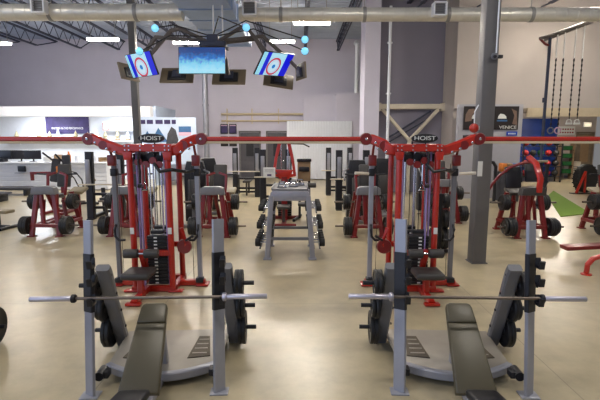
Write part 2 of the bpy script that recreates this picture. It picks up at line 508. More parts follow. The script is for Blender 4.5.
def lamp(x, y, z, L, label, power, seen=True):
    t = thing('strip_light', label, 'ceiling light', (x, y, z), 0, 'fluorescent strip lights')
    b = B(); b.box((0, 0, 0.07), (L, 0.2, 0.06), bev=0.015); b.obj('housing', 'white', t)
    for s in (-0.05, 0.05):
        b = B(); b.cyl((-L / 2 + 0.04, s, 0.0), (L / 2 - 0.04, s, 0.0), 0.035, 10); b.obj('tube', 'tubeb' if y > 14 else 'tube', t)
    for s in (-L / 2 + 0.15, L / 2 - 0.15):
        b = B(); b.tube([(s, 0, 0.1), (s, 0, CEIL - z)], 0.01, 6); b.obj('hanger', 'steell', t)
    for nm, k, rx, z in (('strip_glow', 0.4, 0, -0.06),):
        la = bpy.data.lights.new(nm, 'AREA'); la.shape = 'RECTANGLE'; la.size = L; la.size_y = 0.3
        la.energy = power * k; la.color = (1.0, 0.95, 0.88)
        lo = bpy.data.objects.new(nm, la); C.objects.link(lo); lo.parent = t; lo.location = (0, 0, z); lo.rotation_euler = (rx, 0, 0)
    return t
P = 300
for x, y, L, lab in ((-8.0, 18.6, 1.3, 'lit strip light left of the left steel column'), (0.38, 14.5, 1.2, 'bright strip light just under the duct, right of centre'),
                     (-2.55, 19.0, 1.0, 'lit strip light right of the blue duct'), (-0.8, 19.0, 1.2, 'lit strip light behind the right hand television'),
                     (-4.75, 19.2, 1.2, 'lit strip light behind the left hand television'), (-12.9, 19.4, 1.3, 'strip light at the far left edge')):
    lamp(x, y, 5.98 if y < 15 else 6.35, L, lab, P)
for i, (x, y) in enumerate(((-9.0, 9.5), (-3.2, 8.6), (2.0, 8.6), (7.2, 9.5), (-6.5, 3.2), (-1.5, 2.6), (3.8, 2.6), (8.0, 3.2), (9.5, 15.0))):  # lamps out of view, added to light the hall from above
    lamp(x, y, 6.9, 1.3, 'unseen strip light added high over the gym floor', P)
for x, y, e in ((-14.5, 24.2, 420), (-10.0, 24.2, 380)):
    t = thing('panel_light', 'white ceiling panel light over the reception, %s side' % ('left' if x < -12 else 'right'), 'ceiling light', (x, y, 3.86), 0, 'reception panel lights')
    b = B(); b.box((0, 0, 0), (1.2, 1.2, 0.05)); b.obj('housing', 'white', t)
    b = B(); b.box((0, 0, -0.03), (1.1, 1.1, 0.01)); b.obj('diffuser', 'panel', t)
    la = bpy.data.lights.new('panel_glow', 'AREA'); la.size = 1.1; la.energy = e; la.color = (0.86, 0.92, 1.0)
    lo = bpy.data.objects.new('panel_glow', la); C.objects.link(lo); lo.parent = t; lo.location = (0, 0, -0.06)
struct('ceiling_reception', B().box((-14.4, 24.15, 3.94), (14.0, 3.4, 0.06)), 'wallwh')
lamp(13.3, 22.6, 3.7, 1.3, 'strip light in the room under the right bulkhead', 150)
struct('ceiling_right', B().box((12.6, 22.7, 3.95), (12.8, 9.0, 0.1)), 'wallw')

# ------------------------------------------------------------------ televisions
def tv(loc, yaw, pitch, roll, w, scr, label, group='televisions on the ceiling mount', back=False):
    t = thing('television', label, 'television', loc, 0, group)
    h = w * 0.565
    t.rotation_euler = (pitch, roll, yaw)
    b = B(); b.box((0, 0.03, 0), (w, 0.05, h), bev=0.01); b.obj('casing', 'tvback' if back else 'black', t)
    if scr:
        b = B(); b.box((0, 0.004, 0), (w - 0.03, 0.004, h - 0.03)); b.obj('screen', scr, t)
    b = B(); b.box((0, 0.075, -0.04), (w * 0.55, 0.05, h * 0.6), bev=0.015)
    for i in range(5): b.box((0, 0.103, -0.14 + i * 0.05), (w * 0.4, 0.006, 0.014))
    b.obj('back_cover', 'black', t)
    b = B(); b.box((0, 0.11, 0), (0.24, 0.03, 0.24)); b.obj('wall_plate', 'steel', t)
    return t
R = math.radians
tv((-2.5, 11.6, 4.36), 0, R(-4), 0, 1.2, 'scr_ice', 'middle television showing a pale blue ice rink')
tv((-4.2, 12.0, 4.31), R(-36), R(22), 0, 1.1, 'scr_rings', 'left television tilted down, with red and blue target rings on screen')
tv((-0.66, 12.0, 4.32), R(52), R(38), R(-4), 1.2, 'scr_rings', 'right television tilted down, with red and blue target rings on screen')
tv((-3.32, 12.3, 4.06), PI, R(35), 0, 0.9, None, 'television seen from behind, left of the middle screen', back=True)
tv((-1.92, 12.3, 4.02), PI, R(35), 0, 0.9, None, 'television seen from behind, right of the middle screen', back=True)
tv((-0.62, 12.9, 4.0), R(188), R(35), R(-8), 0.85, None, 'grey backed television just below the right ring screen', back=True)
tv((0.05, 12.4, 4.2), R(110), R(-4), R(0), 0.75, None, 'television seen edge on at the right end of the mount', back=True)
tv((-4.78, 12.6, 4.2), R(-105), R(14), 0, 0.8, None, 'television seen edge on at the left end of the mount', back=True)
t = thing('television_mount', 'dark steel spider arms holding the televisions under the duct', 'mount', (-2.4, 11.9, 5.0))
for x in (0.12, 0.36):
    b = B(); b.tube([(x, 0.2, -0.1), (x, 0.2, 0.84)], 0.022); b.obj('hanger_rod', 'white', t)
b = B(); b.box((0.1, 0.2, -0.15), (0.7, 0.3, 0.14), bev=0.03); b.box((0.1, 0.2, 0.0), (0.3, 0.2, 0.2), bev=0.03); b.obj('hub', 'steel', t)
for pts in ([(0, 0.2, -0.1), (-0.75, 0.2, 0.25), (-1.0, 0.2, 0.2), (-1.72, 0.16, -0.6)], [(0.2, 0.2, -0.1), (0.85, 0.2, 0.28), (1.05, 0.2, 0.22), (1.7, 0.16, -0.58)],
            [(0, 0.2, -0.12), (-0.05, 0.0, -0.35), (-0.1, -0.16, -0.6)], [(-0.1, 0.2, -0.15), (-0.5, 0.35, -0.5), (-0.9, 0.3, -0.88)], [(0.2, 0.2, -0.15), (0.4, 0.35, -0.5), (0.48, 0.3, -0.92)],
            [(0.3, 0.25, -0.1), (1.2, 0.5, 0.05), (1.78, 0.9, -0.94)], [(0.3, 0.25, -0.05), (1.4, 0.4, 0.1), (2.0, 0.5, -0.4), (2.4, 0.5, -0.78)], [(-0.2, 0.25, -0.05), (-1.5, 0.5, 0.1), (-2.32, 0.7, -0.78)]):
    b = B(); b.bar(pts, 0.07, 0.09); b.obj('arm', 'armpaint', t)
for p, q in (((-0.9, 0.1, 0.32), (-1.2, -0.3, 0.16)), ((-1.0, 0.1, 0.05), (-1.62, -0.3, -0.4)), ((0.3, 0.0, 0.5), (1.0, -0.3, 0.17)), ((1.0, 0.0, 0.4), (2.5, -0.3, -0.12)), ((1.2, 0.0, 0.2), (2.5, -0.2, -0.38))):
    b = B(); b.tube([(0.1, 0.2, 0.05), p, q], 0.016, 6); b.obj('lamp_arm', 'black', t)
for x, y, z, lab in ((-3.63, 11.5, 5.13, 'blue lit spotlight left of the duct, above the left television'), (-4.05, 11.5, 4.58, 'blue lit spotlight at the top edge of the left television'), (-1.35, 11.5, 5.15, 'blue lit spotlight right of the middle television'),
                     (0.12, 11.5, 4.86, 'upper blue lit spotlight at the right end of the mount'), (0.12, 11.6, 4.60, 'lower blue lit spotlight at the right end of the mount')):
    t = thing('spotlight', lab, 'spotlight', (x, y, z), 0, 'spotlights on the mount')
    b = B(); b.lathe([(0.04, -0.1), (0.085, 0.0), (0.095, 0.06), (0.08, 0.06)], (0, 0.06, 0), (0.1, -1, -0.3), 14); b.obj('housing', 'black', t)
    b = B(); b.lathe([(0.0, 0.085), (0.05, 0.08), (0.09, 0.05)], (0, 0.04, 0), (0.1, -1, -0.3), 14); b.obj('lens', 'spotb', t)

# ------------------------------------------------------------------ weight plates (each one a thing)
PLATES = {}
def plate(r, th, loc, rotz, label, group):
    key = (r, th)
    if key not in PLATES:
        b = B()
        b.lathe([(0.027, -th / 2), (r * 0.3, -th / 2), (r * 0.34, -th * 0.3), (r * 0.78, -th * 0.3), (r * 0.84, -th / 2), (r * 0.97, -th / 2), (r, -th * 0.36),
                 (r, th * 0.36), (r * 0.97, th / 2), (r * 0.84, th / 2), (r * 0.78, th * 0.3), (r * 0.34, th * 0.3), (r * 0.3, th / 2), (0.027, th / 2)], (0, 0, 0), (1, 0, 0), 28)
        o = b.obj('weight_plate', 'iron'); PLATES[key] = o
    else:
        o = PLATES[key].copy(); C.objects.link(o)
    o.location = loc; o.rotation_euler = (0, 0, rotz)
    return tag(o, label, 'weight plate', group)

POS = {1: ['only'], 2: ['inner', 'outer'], 3: ['inner', 'middle', 'outer'], 4: ['innermost', 'second', 'third', 'outermost']}
def load(root, base, sgn, radii, where, th=0.042):
    """slide plates onto a peg that leaves the thing `root` at local `base` along x * sgn"""
    rz = root.rotation_euler.z; ca, sa = math.cos(rz), math.sin(rz)
    x = base[0] + sgn * th / 2
    for nm, r in zip(POS[len(radii)], radii):
        p = V((root.location.x + ca * x - sa * base[1], root.location.y + sa * x + ca * base[1], base[2]))
        size = 'large' if r >= 0.2 else ('medium' if r >= 0.15 else 'small')
        plate(r, th, p, rz, '%s black plate, %s on %s' % (size, nm, where), 'plates on ' + where)
        x += sgn * (th + 0.002)

# ------------------------------------------------------------------ olympic incline benches
def make_bench(label, loc, rotz):
    t = thing('incline_bench', label, 'weight bench', loc, rotz, 'olympic benches')
    for sx in (-1, 1):
        X = sx * 0.6
        b = B(); b.bar([(X, -0.05, 0.012), (X, 0.15, 1.64)], 0.115, 0.034, (-sx * 0.574, 0.819, 0)); u = b.obj('upright', 'silver', t)
        b = B(); b.box((X, -0.05, 0.007), (0.17, 0.13, 0.014), bev=0.004); b.obj('foot_plate', 'silver', u)
        b = B(); yy = lambda z: -0.05 + 0.2 * z / 1.64
        b.bar([(X, yy(0.79), 0.79), (X, yy(1.33), 1.33)], 0.122, 0.046, (-sx * 0.574, 0.819, 0))
        g = b.obj('rack_guard', 'black', u)
        for z in (0.93, 1.11, 1.27):
            b = B(); y0 = yy(z) - 0.055
            b.prism([(0.0, 0.0), (-0.085, 0.0), (-0.1, 0.075), (-0.085, 0.08), (-0.068, 0.028), (-0.025, 0.028), (0.0, 0.09)], 0.05, (X + 0.025, y0 + 0.02, z - 0.055), (0, 1, 0), (0, 0, 1), 0.004)
            b.obj('bar_hook', 'black', g)
        # leaning storage post behind the upright
        b = B(); b.bar([(X + sx * 0.05, 1.0, 0.02), (X + sx * 0.03, 0.66, 0.68), (X + sx * 0.02, 0.51, 1.02), (X + sx * 0.02, 0.46, 1.09)], 0.14, 0.085, (0, 1, 0.4), 0.2)
        sp = b.obj('storage_post', 'grey', t)
        b = B()
        for z in (0.3, 0.53, 0.76, 1.0): b.lathe([(0.016, 0), (0.016, 0.008), (0.009, 0.012)], (X - sx * 0.04, 0.98 - 0.47 * z, z), (-sx, 0, 0), 8)
        b.obj('bolt', 'black', sp)
        for z in (0.87, 0.56, 0.235):
            y = 1.0 - 0.5 * z
            b = B(); b.cyl((X + sx * 0.09, y, z), (X + sx * 0.31, y, z), 0.024); b.lathe([(0.04, 0), (0.04, 0.012)], (X + sx * 0.106, y, z), (sx, 0, 0)); b.obj('plate_peg', 'black', sp)
        b = B(); b.box((X - sx * 0.075, 0.12, 0.13), (0.09, 0.1, 0.07), bev=0.01); b.cyl((X - sx * 0.04, 0.05, 0.13), (X - sx * 0.04, 0.2, 0.13), 0.045)
        b.obj('joint_bracket', 'black', t)
    # spotter platform: curved front, sheet top, two slotted treads
    N = 12
    arc = [(-0.56 + 1.12 * i / N, 0.08 + 0.22 * (abs(-1 + 2 * i / N) ** 2)) for i in range(N + 1)]
    b = B(); b.prism([(x, y + 0.03) for x, y in arc] + [(0.6, 1.06), (-0.6, 1.06)], 0.02, (0, 0, 0.115), bev=0.004)
    pf = b.obj('spotter_platform', 'platform', t)
    b = B(); b.bar([(x, y, 0.1) for x, y in arc], 0.07, 0.085); b.obj('front_rim', 'silver', pf)
    b = B(); b.bar([(-0.56, 1.04, 0.07), (0.56, 1.04, 0.07)], 0.06, 0.1); b.bar([(-0.5, 0.35, 0.08), (-0.5, 1.04, 0.08)], 0.05, 0.08); b.bar([(0.5, 0.35, 0.08), (0.5, 1.04, 0.08)], 0.05, 0.08)
    for x in (-0.5, 0.5):
        for y in (0.38, 1.02): b.cyl((x, y, 0.0), (x, y, 0.06), 0.035)
    b.obj('platform_frame', 'grey', pf)
    for sx in (-1, 1):
        b = B()
        b.prism([(sx * 0.22, 0.36), (sx * 0.45, 0.40), (sx * 0.38, 0.86), (sx * 0.26, 0.86)][::sx], 0.012, (0, 0, 0.134), bev=0.003)
        tr = b.obj('grip_tread', 'tread', pf)
        b = B()
        for i in range(4): b.box((sx * 0.33, 0.45 + i * 0.105, 0.148), (0.15 - i * 0.014, 0.022, 0.006), bev=0.002)
        b.obj('tread_slot', 'platform', tr)
    # inclined back rest on its post
    A = math.radians(41.7)
    W = V((0, math.cos(A), math.sin(A)))
    o = V((0, -0.36, 0.165))
    L = 0.86
    def wid(s): return 0.178 - 0.052 * s / L
    b = B(); b.prism([(-wid(0), 0), (wid(0), 0), (wid(0.66), 0.655), (-wid(0.66), 0.655)], 0.07, o - V((0, 0, 0)), (1, 0, 0), W, 0.018, 3)
    b.obj('back_pad', 'vinyl', t)
    e = wid(0.86)
    b = B(); b.prism([(-wid(0.66), 0.66), (wid(0.66), 0.66), (e, 0.82), (e - 0.012, 0.85), (e - 0.04, 0.865), (-e + 0.04, 0.865), (-e + 0.012, 0.85), (-e, 0.82)], 0.07, o, (1, 0, 0), W, 0.018, 3)
    b.obj('head_pad', 'vinyl', t)
    b = B(); N2 = V((0, math.sin(A), -math.cos(A)))
    p0 = o + W * 0.05 + N2 * 0.03; p1 = o + W * 0.8 + N2 * 0.03
    b.bar([p0, p1], 0.07, 0.05, (0, 0, 1)); b.bar([(0, 0.3, 0.13), (0, 0.2, 0.62)], 0.08, 0.08, (0, 1, 0)); b.bar([(0, 0.1, 0.05), (0, -1.05, 0.05)], 0.08, 0.07); b.bar([(0, -0.62, 0.05), (0, -0.6, 0.3)], 0.08, 0.07, (0, 1, 0))
    b.box((0, -1.05, 0.035), (0.5, 0.09, 0.07), bev=0.01)
    b.obj('main_frame', 'silver', t)
    b = B(); b.box((0.0, -0.62, 0.3), (0.27, 0.3, 0.075), rot=(math.radians(-12), 0, 0), bev=0.03, seg=3); b.obj('seat', 'black', t)
    return t

def make_barbell(label, loc, rotz):
    t = thing('barbell', label, 'barbell', loc, rotz, 'bare barbells racked on the benches')
    b = B(); b.cyl((-0.68, 0, 0), (0.68, 0, 0), 0.0145, 12); b.obj('shaft', 'shaft', t)
    for s in (-1, 1):
        b = B(); b.lathe([(0.0, 0), (0.022, 0), (0.025, 0.004), (0.025, 0.388), (0.021, 0.394), (0.0, 0.394)], (s * 0.686, 0, 0), (s, 0, 0), 16); b.obj('sleeve', 'sleeve', t)
        b = B(); b.lathe([(0.0145, -0.02), (0.034, -0.018), (0.04, -0.01), (0.04, 0.014), (0.03, 0.02), (0.02, 0.02)], (s * 0.686, 0, 0), (s, 0, 0), 16); b.obj('collar', 'black' if s * loc[0] > 0 else 'sleeve', t)
    return t

bl = make_bench('silver incline bench on the left, between two full machines, olive pad', (-1.37, 3.92, 0), math.radians(3))
bl['label'] = 'left of the two whole silver incline benches, olive pad and bare barbell'
br = dup(bl, (1.55, 3.92, 0), math.radians(-3), 'right of the two whole silver incline benches, olive pad and bare barbell', 'olympic benches')
be = dup(bl, (-4.28, 3.92, 0), math.radians(3), 'silver incline bench cut off by the left edge of the photo', 'olympic benches')
for ch in kids(bl):
    if ch.name.split('.')[0] in ('back_pad', 'head_pad', 'seat'): ch.location.x = -0.05
make_barbell('bare steel barbell racked on the left incline bench', (-1.385, 3.885, 0.945), math.radians(2))
make_barbell('bare steel barbell racked on the right incline bench', (1.53, 3.885, 0.945), math.radians(-2))
for root, nm in ((bl, 'left bench'), (br, 'right bench')):
    for s, side in ((-1, 'left'), (1, 'right')):
        for z, rr, pn in ((0.87, (0.145, 0.145), 'top'), (0.56, (0.15, 0.13), 'middle'), (0.235, (0.19, 0.19), 'bottom')):
            load(root, (s * 0.708, 1.0 - 0.5 * z, z), s, rr, '%s peg, %s post of the %s' % (pn, side, nm))
load(be, (0.72, 1.0 - 0.28, 0.56), 1, (0.16,), 'middle peg of the left edge bench')
load(be, (0.72, 1.0 - 0.1175, 0.235), 1, (0.225, 0.225), 'bottom peg of the left edge bench')

# ------------------------------------------------------------------ red multi station cable towers
def make_tower(label, loc, m, side):
    t = thing('cable_tower', label, 'cable machine', loc, 0, 'red cable towers')
    for x in (-0.29, 0.29):
        for y in (-0.3, 0.3):
            b = B(); b.tube([(x, y, 0.05), (x, y, 2.2)], 0.047, 14); u = b.obj('upright', 'red', t)
            if y < 0:
                b = B(); b.box((x, y - 0.048, 0.98), (0.06, 0.012, 0.1), bev=0.004); b.obj('label_plate', 'paper', u)
    # floor rails
    b = B()
    b.bar([(-0.29, -0.3, 0.04), (-0.29, 0.3, 0.04)], 0.1, 0.08); b.bar([(0.29, -0.3, 0.04), (0.29, 0.3, 0.04)], 0.1, 0.08)
    b.bar([(-0.34, -0.3, 0.045), (0.34, -0.3, 0.045)], 0.1, 0.09); b.bar([(-0.34, 0.3, 0.045), (0.34, 0.3, 0.045)], 0.1, 0.09)
    for s in (-1, 1):
        b.bar([(s * 0.34, -0.02, 0.05), (s * 0.74, 0.0, 0.05)], 0.11, 0.09)
        b.box((s * 0.7, 0.0, 0.02), (0.2, 0.22, 0.03), bev=0.01)
        b.box((s * 0.35, -0.33, 0.02), (0.22, 0.12, 0.03), bev=0.01)
    b.obj('base_frame', 'red', t)
    b = B()
    b.bar([(-0.32, -0.3, 0.62), (0.32, -0.3, 0.62)], 0.06, 0.09); b.obj('cross_brace', 'red', t)
    b = B(); b.bar([(-0.32, 0.3, 0.62), (0.32, 0.3, 0.62)], 0.06, 0.09); b.obj('cross_brace', 'red', t)
    # head frame
    b = B()
    for y in (-0.3, 0.3): b.bar([(-0.36, y, 2.25), (0.36, y, 2.25)], 0.09, 0.11)
    for x in (-0.3, 0.3): b.bar([(x, -0.3, 2.24), (x, 0.3, 2.24)], 0.1, 0.14)
    b.bar([(0, -0.3, 2.26), (0, 0.3, 2.26)], 0.12, 0.1)
    for x in (-0.3, 0.3): b.prism([(-0.07, 0), (0.07, 0), (0.05, -0.12), (-0.05, -0.12)], 0.02, (x, -0.34, 2.19), (1, 0, 0), (0, 0, 1), 0.003)
    hd = b.obj('head_frame', 'red', t)
    b = B()
    for x in (-0.33, -0.27, 0.27, 0.33, -0.1, 0.1):
        for z in (2.22, 2.28): b.lathe([(0.013, 0), (0.013, 0.01), (0.0, 0.014)], (x, -0.344, z), (0, -1, 0), 8)
    b.obj('bolt', 'chrome', hd)
    b = B()
    for x, z in ((-0.14, 2.04), (0.08, 2.06), (0.17, 2.0), (-0.03, 2.0)):
        b.lathe([(0.0, -0.02), (0.055, -0.02), (0.048, 0), (0.055, 0.02), (0.0, 0.02)], (x, -0.34, z), (0, 1, 0), 14)
    b.obj('pulley', 'dkred', hd)
    b = B()
    b.bar([(-0.29, -0.12, 2.1), (0.29, -0.12, 2.1)], 0.08, 0.12); b.box((0.0, 0.05, 2.1), (0.5, 0.12, 0.16), bev=0.02)
    for x, z in ((-0.2, 2.1), (0.0, 2.12), (0.13, 2.08)): b.lathe([(0.0, -0.02), (0.06, -0.02), (0.052, 0), (0.06, 0.02), (0.0, 0.02)], (x, -0.2, z), (0, 1, 0), 14)
    b.obj('pulley_block', 'black', hd)
    b = B(); b.tube([(-0.12 * m, -0.37, 2.2), (-0.13 * m, -0.38, 2.05), (-0.11 * m, -0.38, 1.9), (-0.12 * m, -0.37, 1.72)], 0.018, 8); b.tube([(-0.15 * m, -0.38, 1.68), (-0.09 * m, -0.38, 1.68)], 0.03, 8); b.obj('hanging_chain', 'strap', t)
    b = B(); b.tube([(0.1, -0.36, 2.02), (0.2, -0.42, 1.9), (0.38, -0.42, 1.93), (0.55, -0.2, 1.88), (0.64, -0.07, 1.9)], 0.024, 8); b.obj('strap', 'black', t)
    # outward arms, the one towards the neighbour higher
    for s in (-1, 1):
        far = 0.98 if s == -m else 0.8
        b = B()
        b.bar([(s * 0.3, -0.22, 2.2), (s * 0.44, -0.24, 2.22), (s * (far - 0.28), -0.2, 2.31), (s * (far - 0.12), -0.14, 2.38), (s * far, -0.12, 2.39)], 0.1, 0.15, c=0.25)
        a = b.obj('arm', 'red', t)
        b = B()
        b.lathe([(0.0, -0.07), (0.085, -0.07), (0.095, -0.055), (0.095, 0.055), (0.085, 0.07), (0.0, 0.07)], (s * (far - 0.02), -0.12, 2.385), (0, 1, 0), 18)
        b.lathe([(0.0, -0.06), (0.07, -0.06), (0.07, 0.06), (0.0, 0.06)], (s * (far - 0.28), -0.2, 2.29), (0, 1, 0), 16)
        b.obj('elbow', 'dkred', a)
        b = B()
        for q, z in ((0.5, 2.19), (0.62, 2.24), (far - 0.14, 2.33), (far - 0.02, 2.385)):
            b.lathe([(0.02, 0), (0.02, 0.02), (0.0, 0.03)], (s * q, -0.30 if q < 0.7 else -0.19, z), (0, -1, 0), 8)
        b.obj('bolt', 'chrome', a)
        # hanging pulley block and adjustable column
        b = B(); b.box((s * 0.66, -0.06, 2.05), (0.12, 0.1, 0.17), bev=0.015); b.tube([(s * 0.66, -0.06, 2.13), (s * 0.66, -0.15, 2.28)], 0.02)
        b.obj('pulley_housing', 'dkred', t)
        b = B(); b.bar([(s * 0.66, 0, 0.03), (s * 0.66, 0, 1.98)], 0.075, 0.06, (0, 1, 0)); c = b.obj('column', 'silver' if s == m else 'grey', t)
        b = B(); b.box((s * 0.66, 0.0, 1.86), (0.1, 0.1, 0.12), bev=0.015); b.obj('carriage', 'black', c)
        b = B(); b.tube([(s * 0.66, -0.05, 1.02), (s * 0.665, -0.1, 0.95), (s * 0.655, -0.11, 0.84), (s * 0.6, -0.11, 0.78), (s * 0.5, -0.1, 0.78)], 0.02); b.obj('handle', 'black', c)
        b = B(); b.tube([(s * 0.57, -0.06, 0.1), (s * 0.57, -0.06, 2.0)], 0.004, 6); b.obj('cable', 'iron', t)
        b = B(); b.box((s * 0.66, -0.03, 0.1), (0.12, 0.12, 0.08), bev=0.01); b.obj('column_foot', 'black', c)
    # name board
    b = B(); n = 24; bx = 0.07
    b.prism([(0.2 * math.cos(2 * PI * i / n), 0.07 * math.sin(2 * PI * i / n)) for i in range(n)], 0.04, (bx, -0.31, 2.395), (1, 0, 0), (0, 0, 1), 0.008)
    sg = b.obj('name_board', 'black', t)
    text('lettering', 'HOIST', 0.085, 'paper', sg, (bx, -0.352, 2.395), sx=1.35)
    b = B(); b.tube([(-0.1, -0.29, 2.28), (-0.1, -0.29, 2.35)], 0.012); b.tube([(0.1, -0.29, 2.28), (0.1, -0.29, 2.35)], 0.012); b.obj('board_post', 'black', t)
    # weight stacks
    for y, x in ((-0.19, 0.06), (0.16, 0.0)):
        b = B()
        for i in range(14): b.box((x, y, 0.13 + i * 0.056), (0.31, 0.18, 0.05), bev=0.006, seg=1)
        b.box((x, y, 0.94), (0.2, 0.14, 0.05), bev=0.01)
        st = b.obj('weight_stack', 'iron', t)
        b = B()
        for i in range(14): b.box((x - 0.02 * m, y - 0.092, 0.13 + i * 0.056), (0.05, 0.004, 0.022))
        b.obj('weight_numbers', 'paper', st)
        for s in (-0.09, 0.09):
            b = B(); b.tube([(x + s, y, 0.09), (x + s, y, 2.2)], 0.013, 8); b.obj('guide_rod', 'chrome', t)
        b = B(); b.tube([(x, y, 0.96), (x, y, 2.2)], 0.006, 6); b.obj('cable', 'iron', t)
    for x, y in ((-0.21, -0.22), (-0.15, -0.27), (0.215, -0.22)):
        b = B(); b.bar([(x * m, y, 0.09), (x * m, y, 2.2)], 0.018, 0.05, (0, 1, 0)); b.obj('rod_reflection', 'rodsheen', t)  # thin lilac strips stand in for reflections running down the chrome rods
    # front seat station
    cx = -0.1 * m
    b = B()
    b.bar([(cx, -0.33, 0.06), (cx, -0.85, 0.05), (cx, -0.93, 0.03)], 0.1, 0.09); b.bar([(cx, -0.62, 0.05), (cx, -0.6, 0.34)], 0.09, 0.08, (0, 1, 0))
    b.bar([(cx, -0.3, 0.3), (cx, -0.5, 0.62), (cx, -0.5, 0.72)], 0.08, 0.08, (0, 1, 0))
    b.box((cx, -0.93, 0.03), (0.22, 0.1, 0.04), bev=0.01); b.box((cx, -0.64, 0.34), (0.22, 0.3, 0.03))
    b.obj('seat_frame', 'red', t)
    b = B(); b.box((cx, -0.66, 0.40), (0.42, 0.42, 0.1), bev=0.04, seg=3); b.obj('seat', 'dkvinyl', t)
    b = B(); b.cyl((cx - 0.27, -0.53, 0.67), (cx + 0.27, -0.53, 0.67), 0.02)
    b.obj('roller_axle', 'chrome', t)
    for s in (-1, 1):
        b = B(); b.lathe([(0.03, 0), (0.065, 0.006), (0.07, 0.02), (0.07, 0.2), (0.065, 0.214), (0.03, 0.22)], (cx + s * 0.045, -0.53, 0.67), (s, 0, 0), 18); b.obj('roller_pad', 'dkvinyl', t)
    # swing lever on the outer side
    s = m
    b = B(); b.bar([(s * 0.36, -0.1, 0.62), (s * 0.46, -0.18, 0.62), (s * 0.5, -0.2, 0.74), (s * 0.43, -0.2, 1.0)], 0.06, 0.06)
    lv = b.obj('lever', 'red', t)
    b = B(); b.lathe([(0.0, -0.03), (0.11, -0.03), (0.12, 0.0), (0.11, 0.03), (0.0, 0.03)], (s * 0.47, -0.2, 0.7), (0, 1, 0), 20); b.obj('cam', 'dkred', lv)
    b = B(); b.tube([(s * 0.5, -0.22, 0.8), (s * 0.62, -0.24, 0.88)], 0.02); b.obj('grip', 'black', lv)
    # attachments hanging in the middle
    b = B(); b.tube([(-0.05 * m, -0.36, 2.0), (-0.05 * m, -0.36, 1.75)], 0.012, 6); b.tube([(-0.05 * m, -0.36, 1.75), (-0.09 * m, -0.38, 1.62), (-0.01 * m, -0.38, 1.62), (-0.05 * m, -0.36, 1.75)], 0.014, 8)
    b.obj('pull_handle', 'chrome', t)
    return t
tl = make_tower('left red multi station cable tower with oval name board', (-2.3, 7.0, 0), 1, 'left')
tr = make_tower('right red multi station cable tower, partly behind the right bench', (1.8, 7.0, 0), -1, 'right')
for s, x0 in ((-1, -0.7), (1, 0.7)):
    b = B(); b.tube([(x0 + s * 0.02, -0.05, 1.84), (x0 + s * 0.24, -0.16, 1.86)], 0.024); b.obj('pull_bar', 'offwhite', tr)
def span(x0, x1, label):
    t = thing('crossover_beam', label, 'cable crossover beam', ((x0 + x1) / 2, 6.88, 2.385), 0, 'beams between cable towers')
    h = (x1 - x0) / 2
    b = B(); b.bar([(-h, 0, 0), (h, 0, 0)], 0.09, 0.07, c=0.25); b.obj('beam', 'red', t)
    b = B(); b.bar([(-h + 0.03, -0.02, -0.053), (h - 0.03, -0.02, -0.053)], 0.06, 0.034); b.obj('painted_reflection', 'beige', t)  # pale strip stands for floor light reflected on the beam's underside
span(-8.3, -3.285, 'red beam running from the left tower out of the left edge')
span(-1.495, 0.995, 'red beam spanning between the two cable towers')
span(2.785, 8.4, 'red beam running from the right tower past the big grey column')
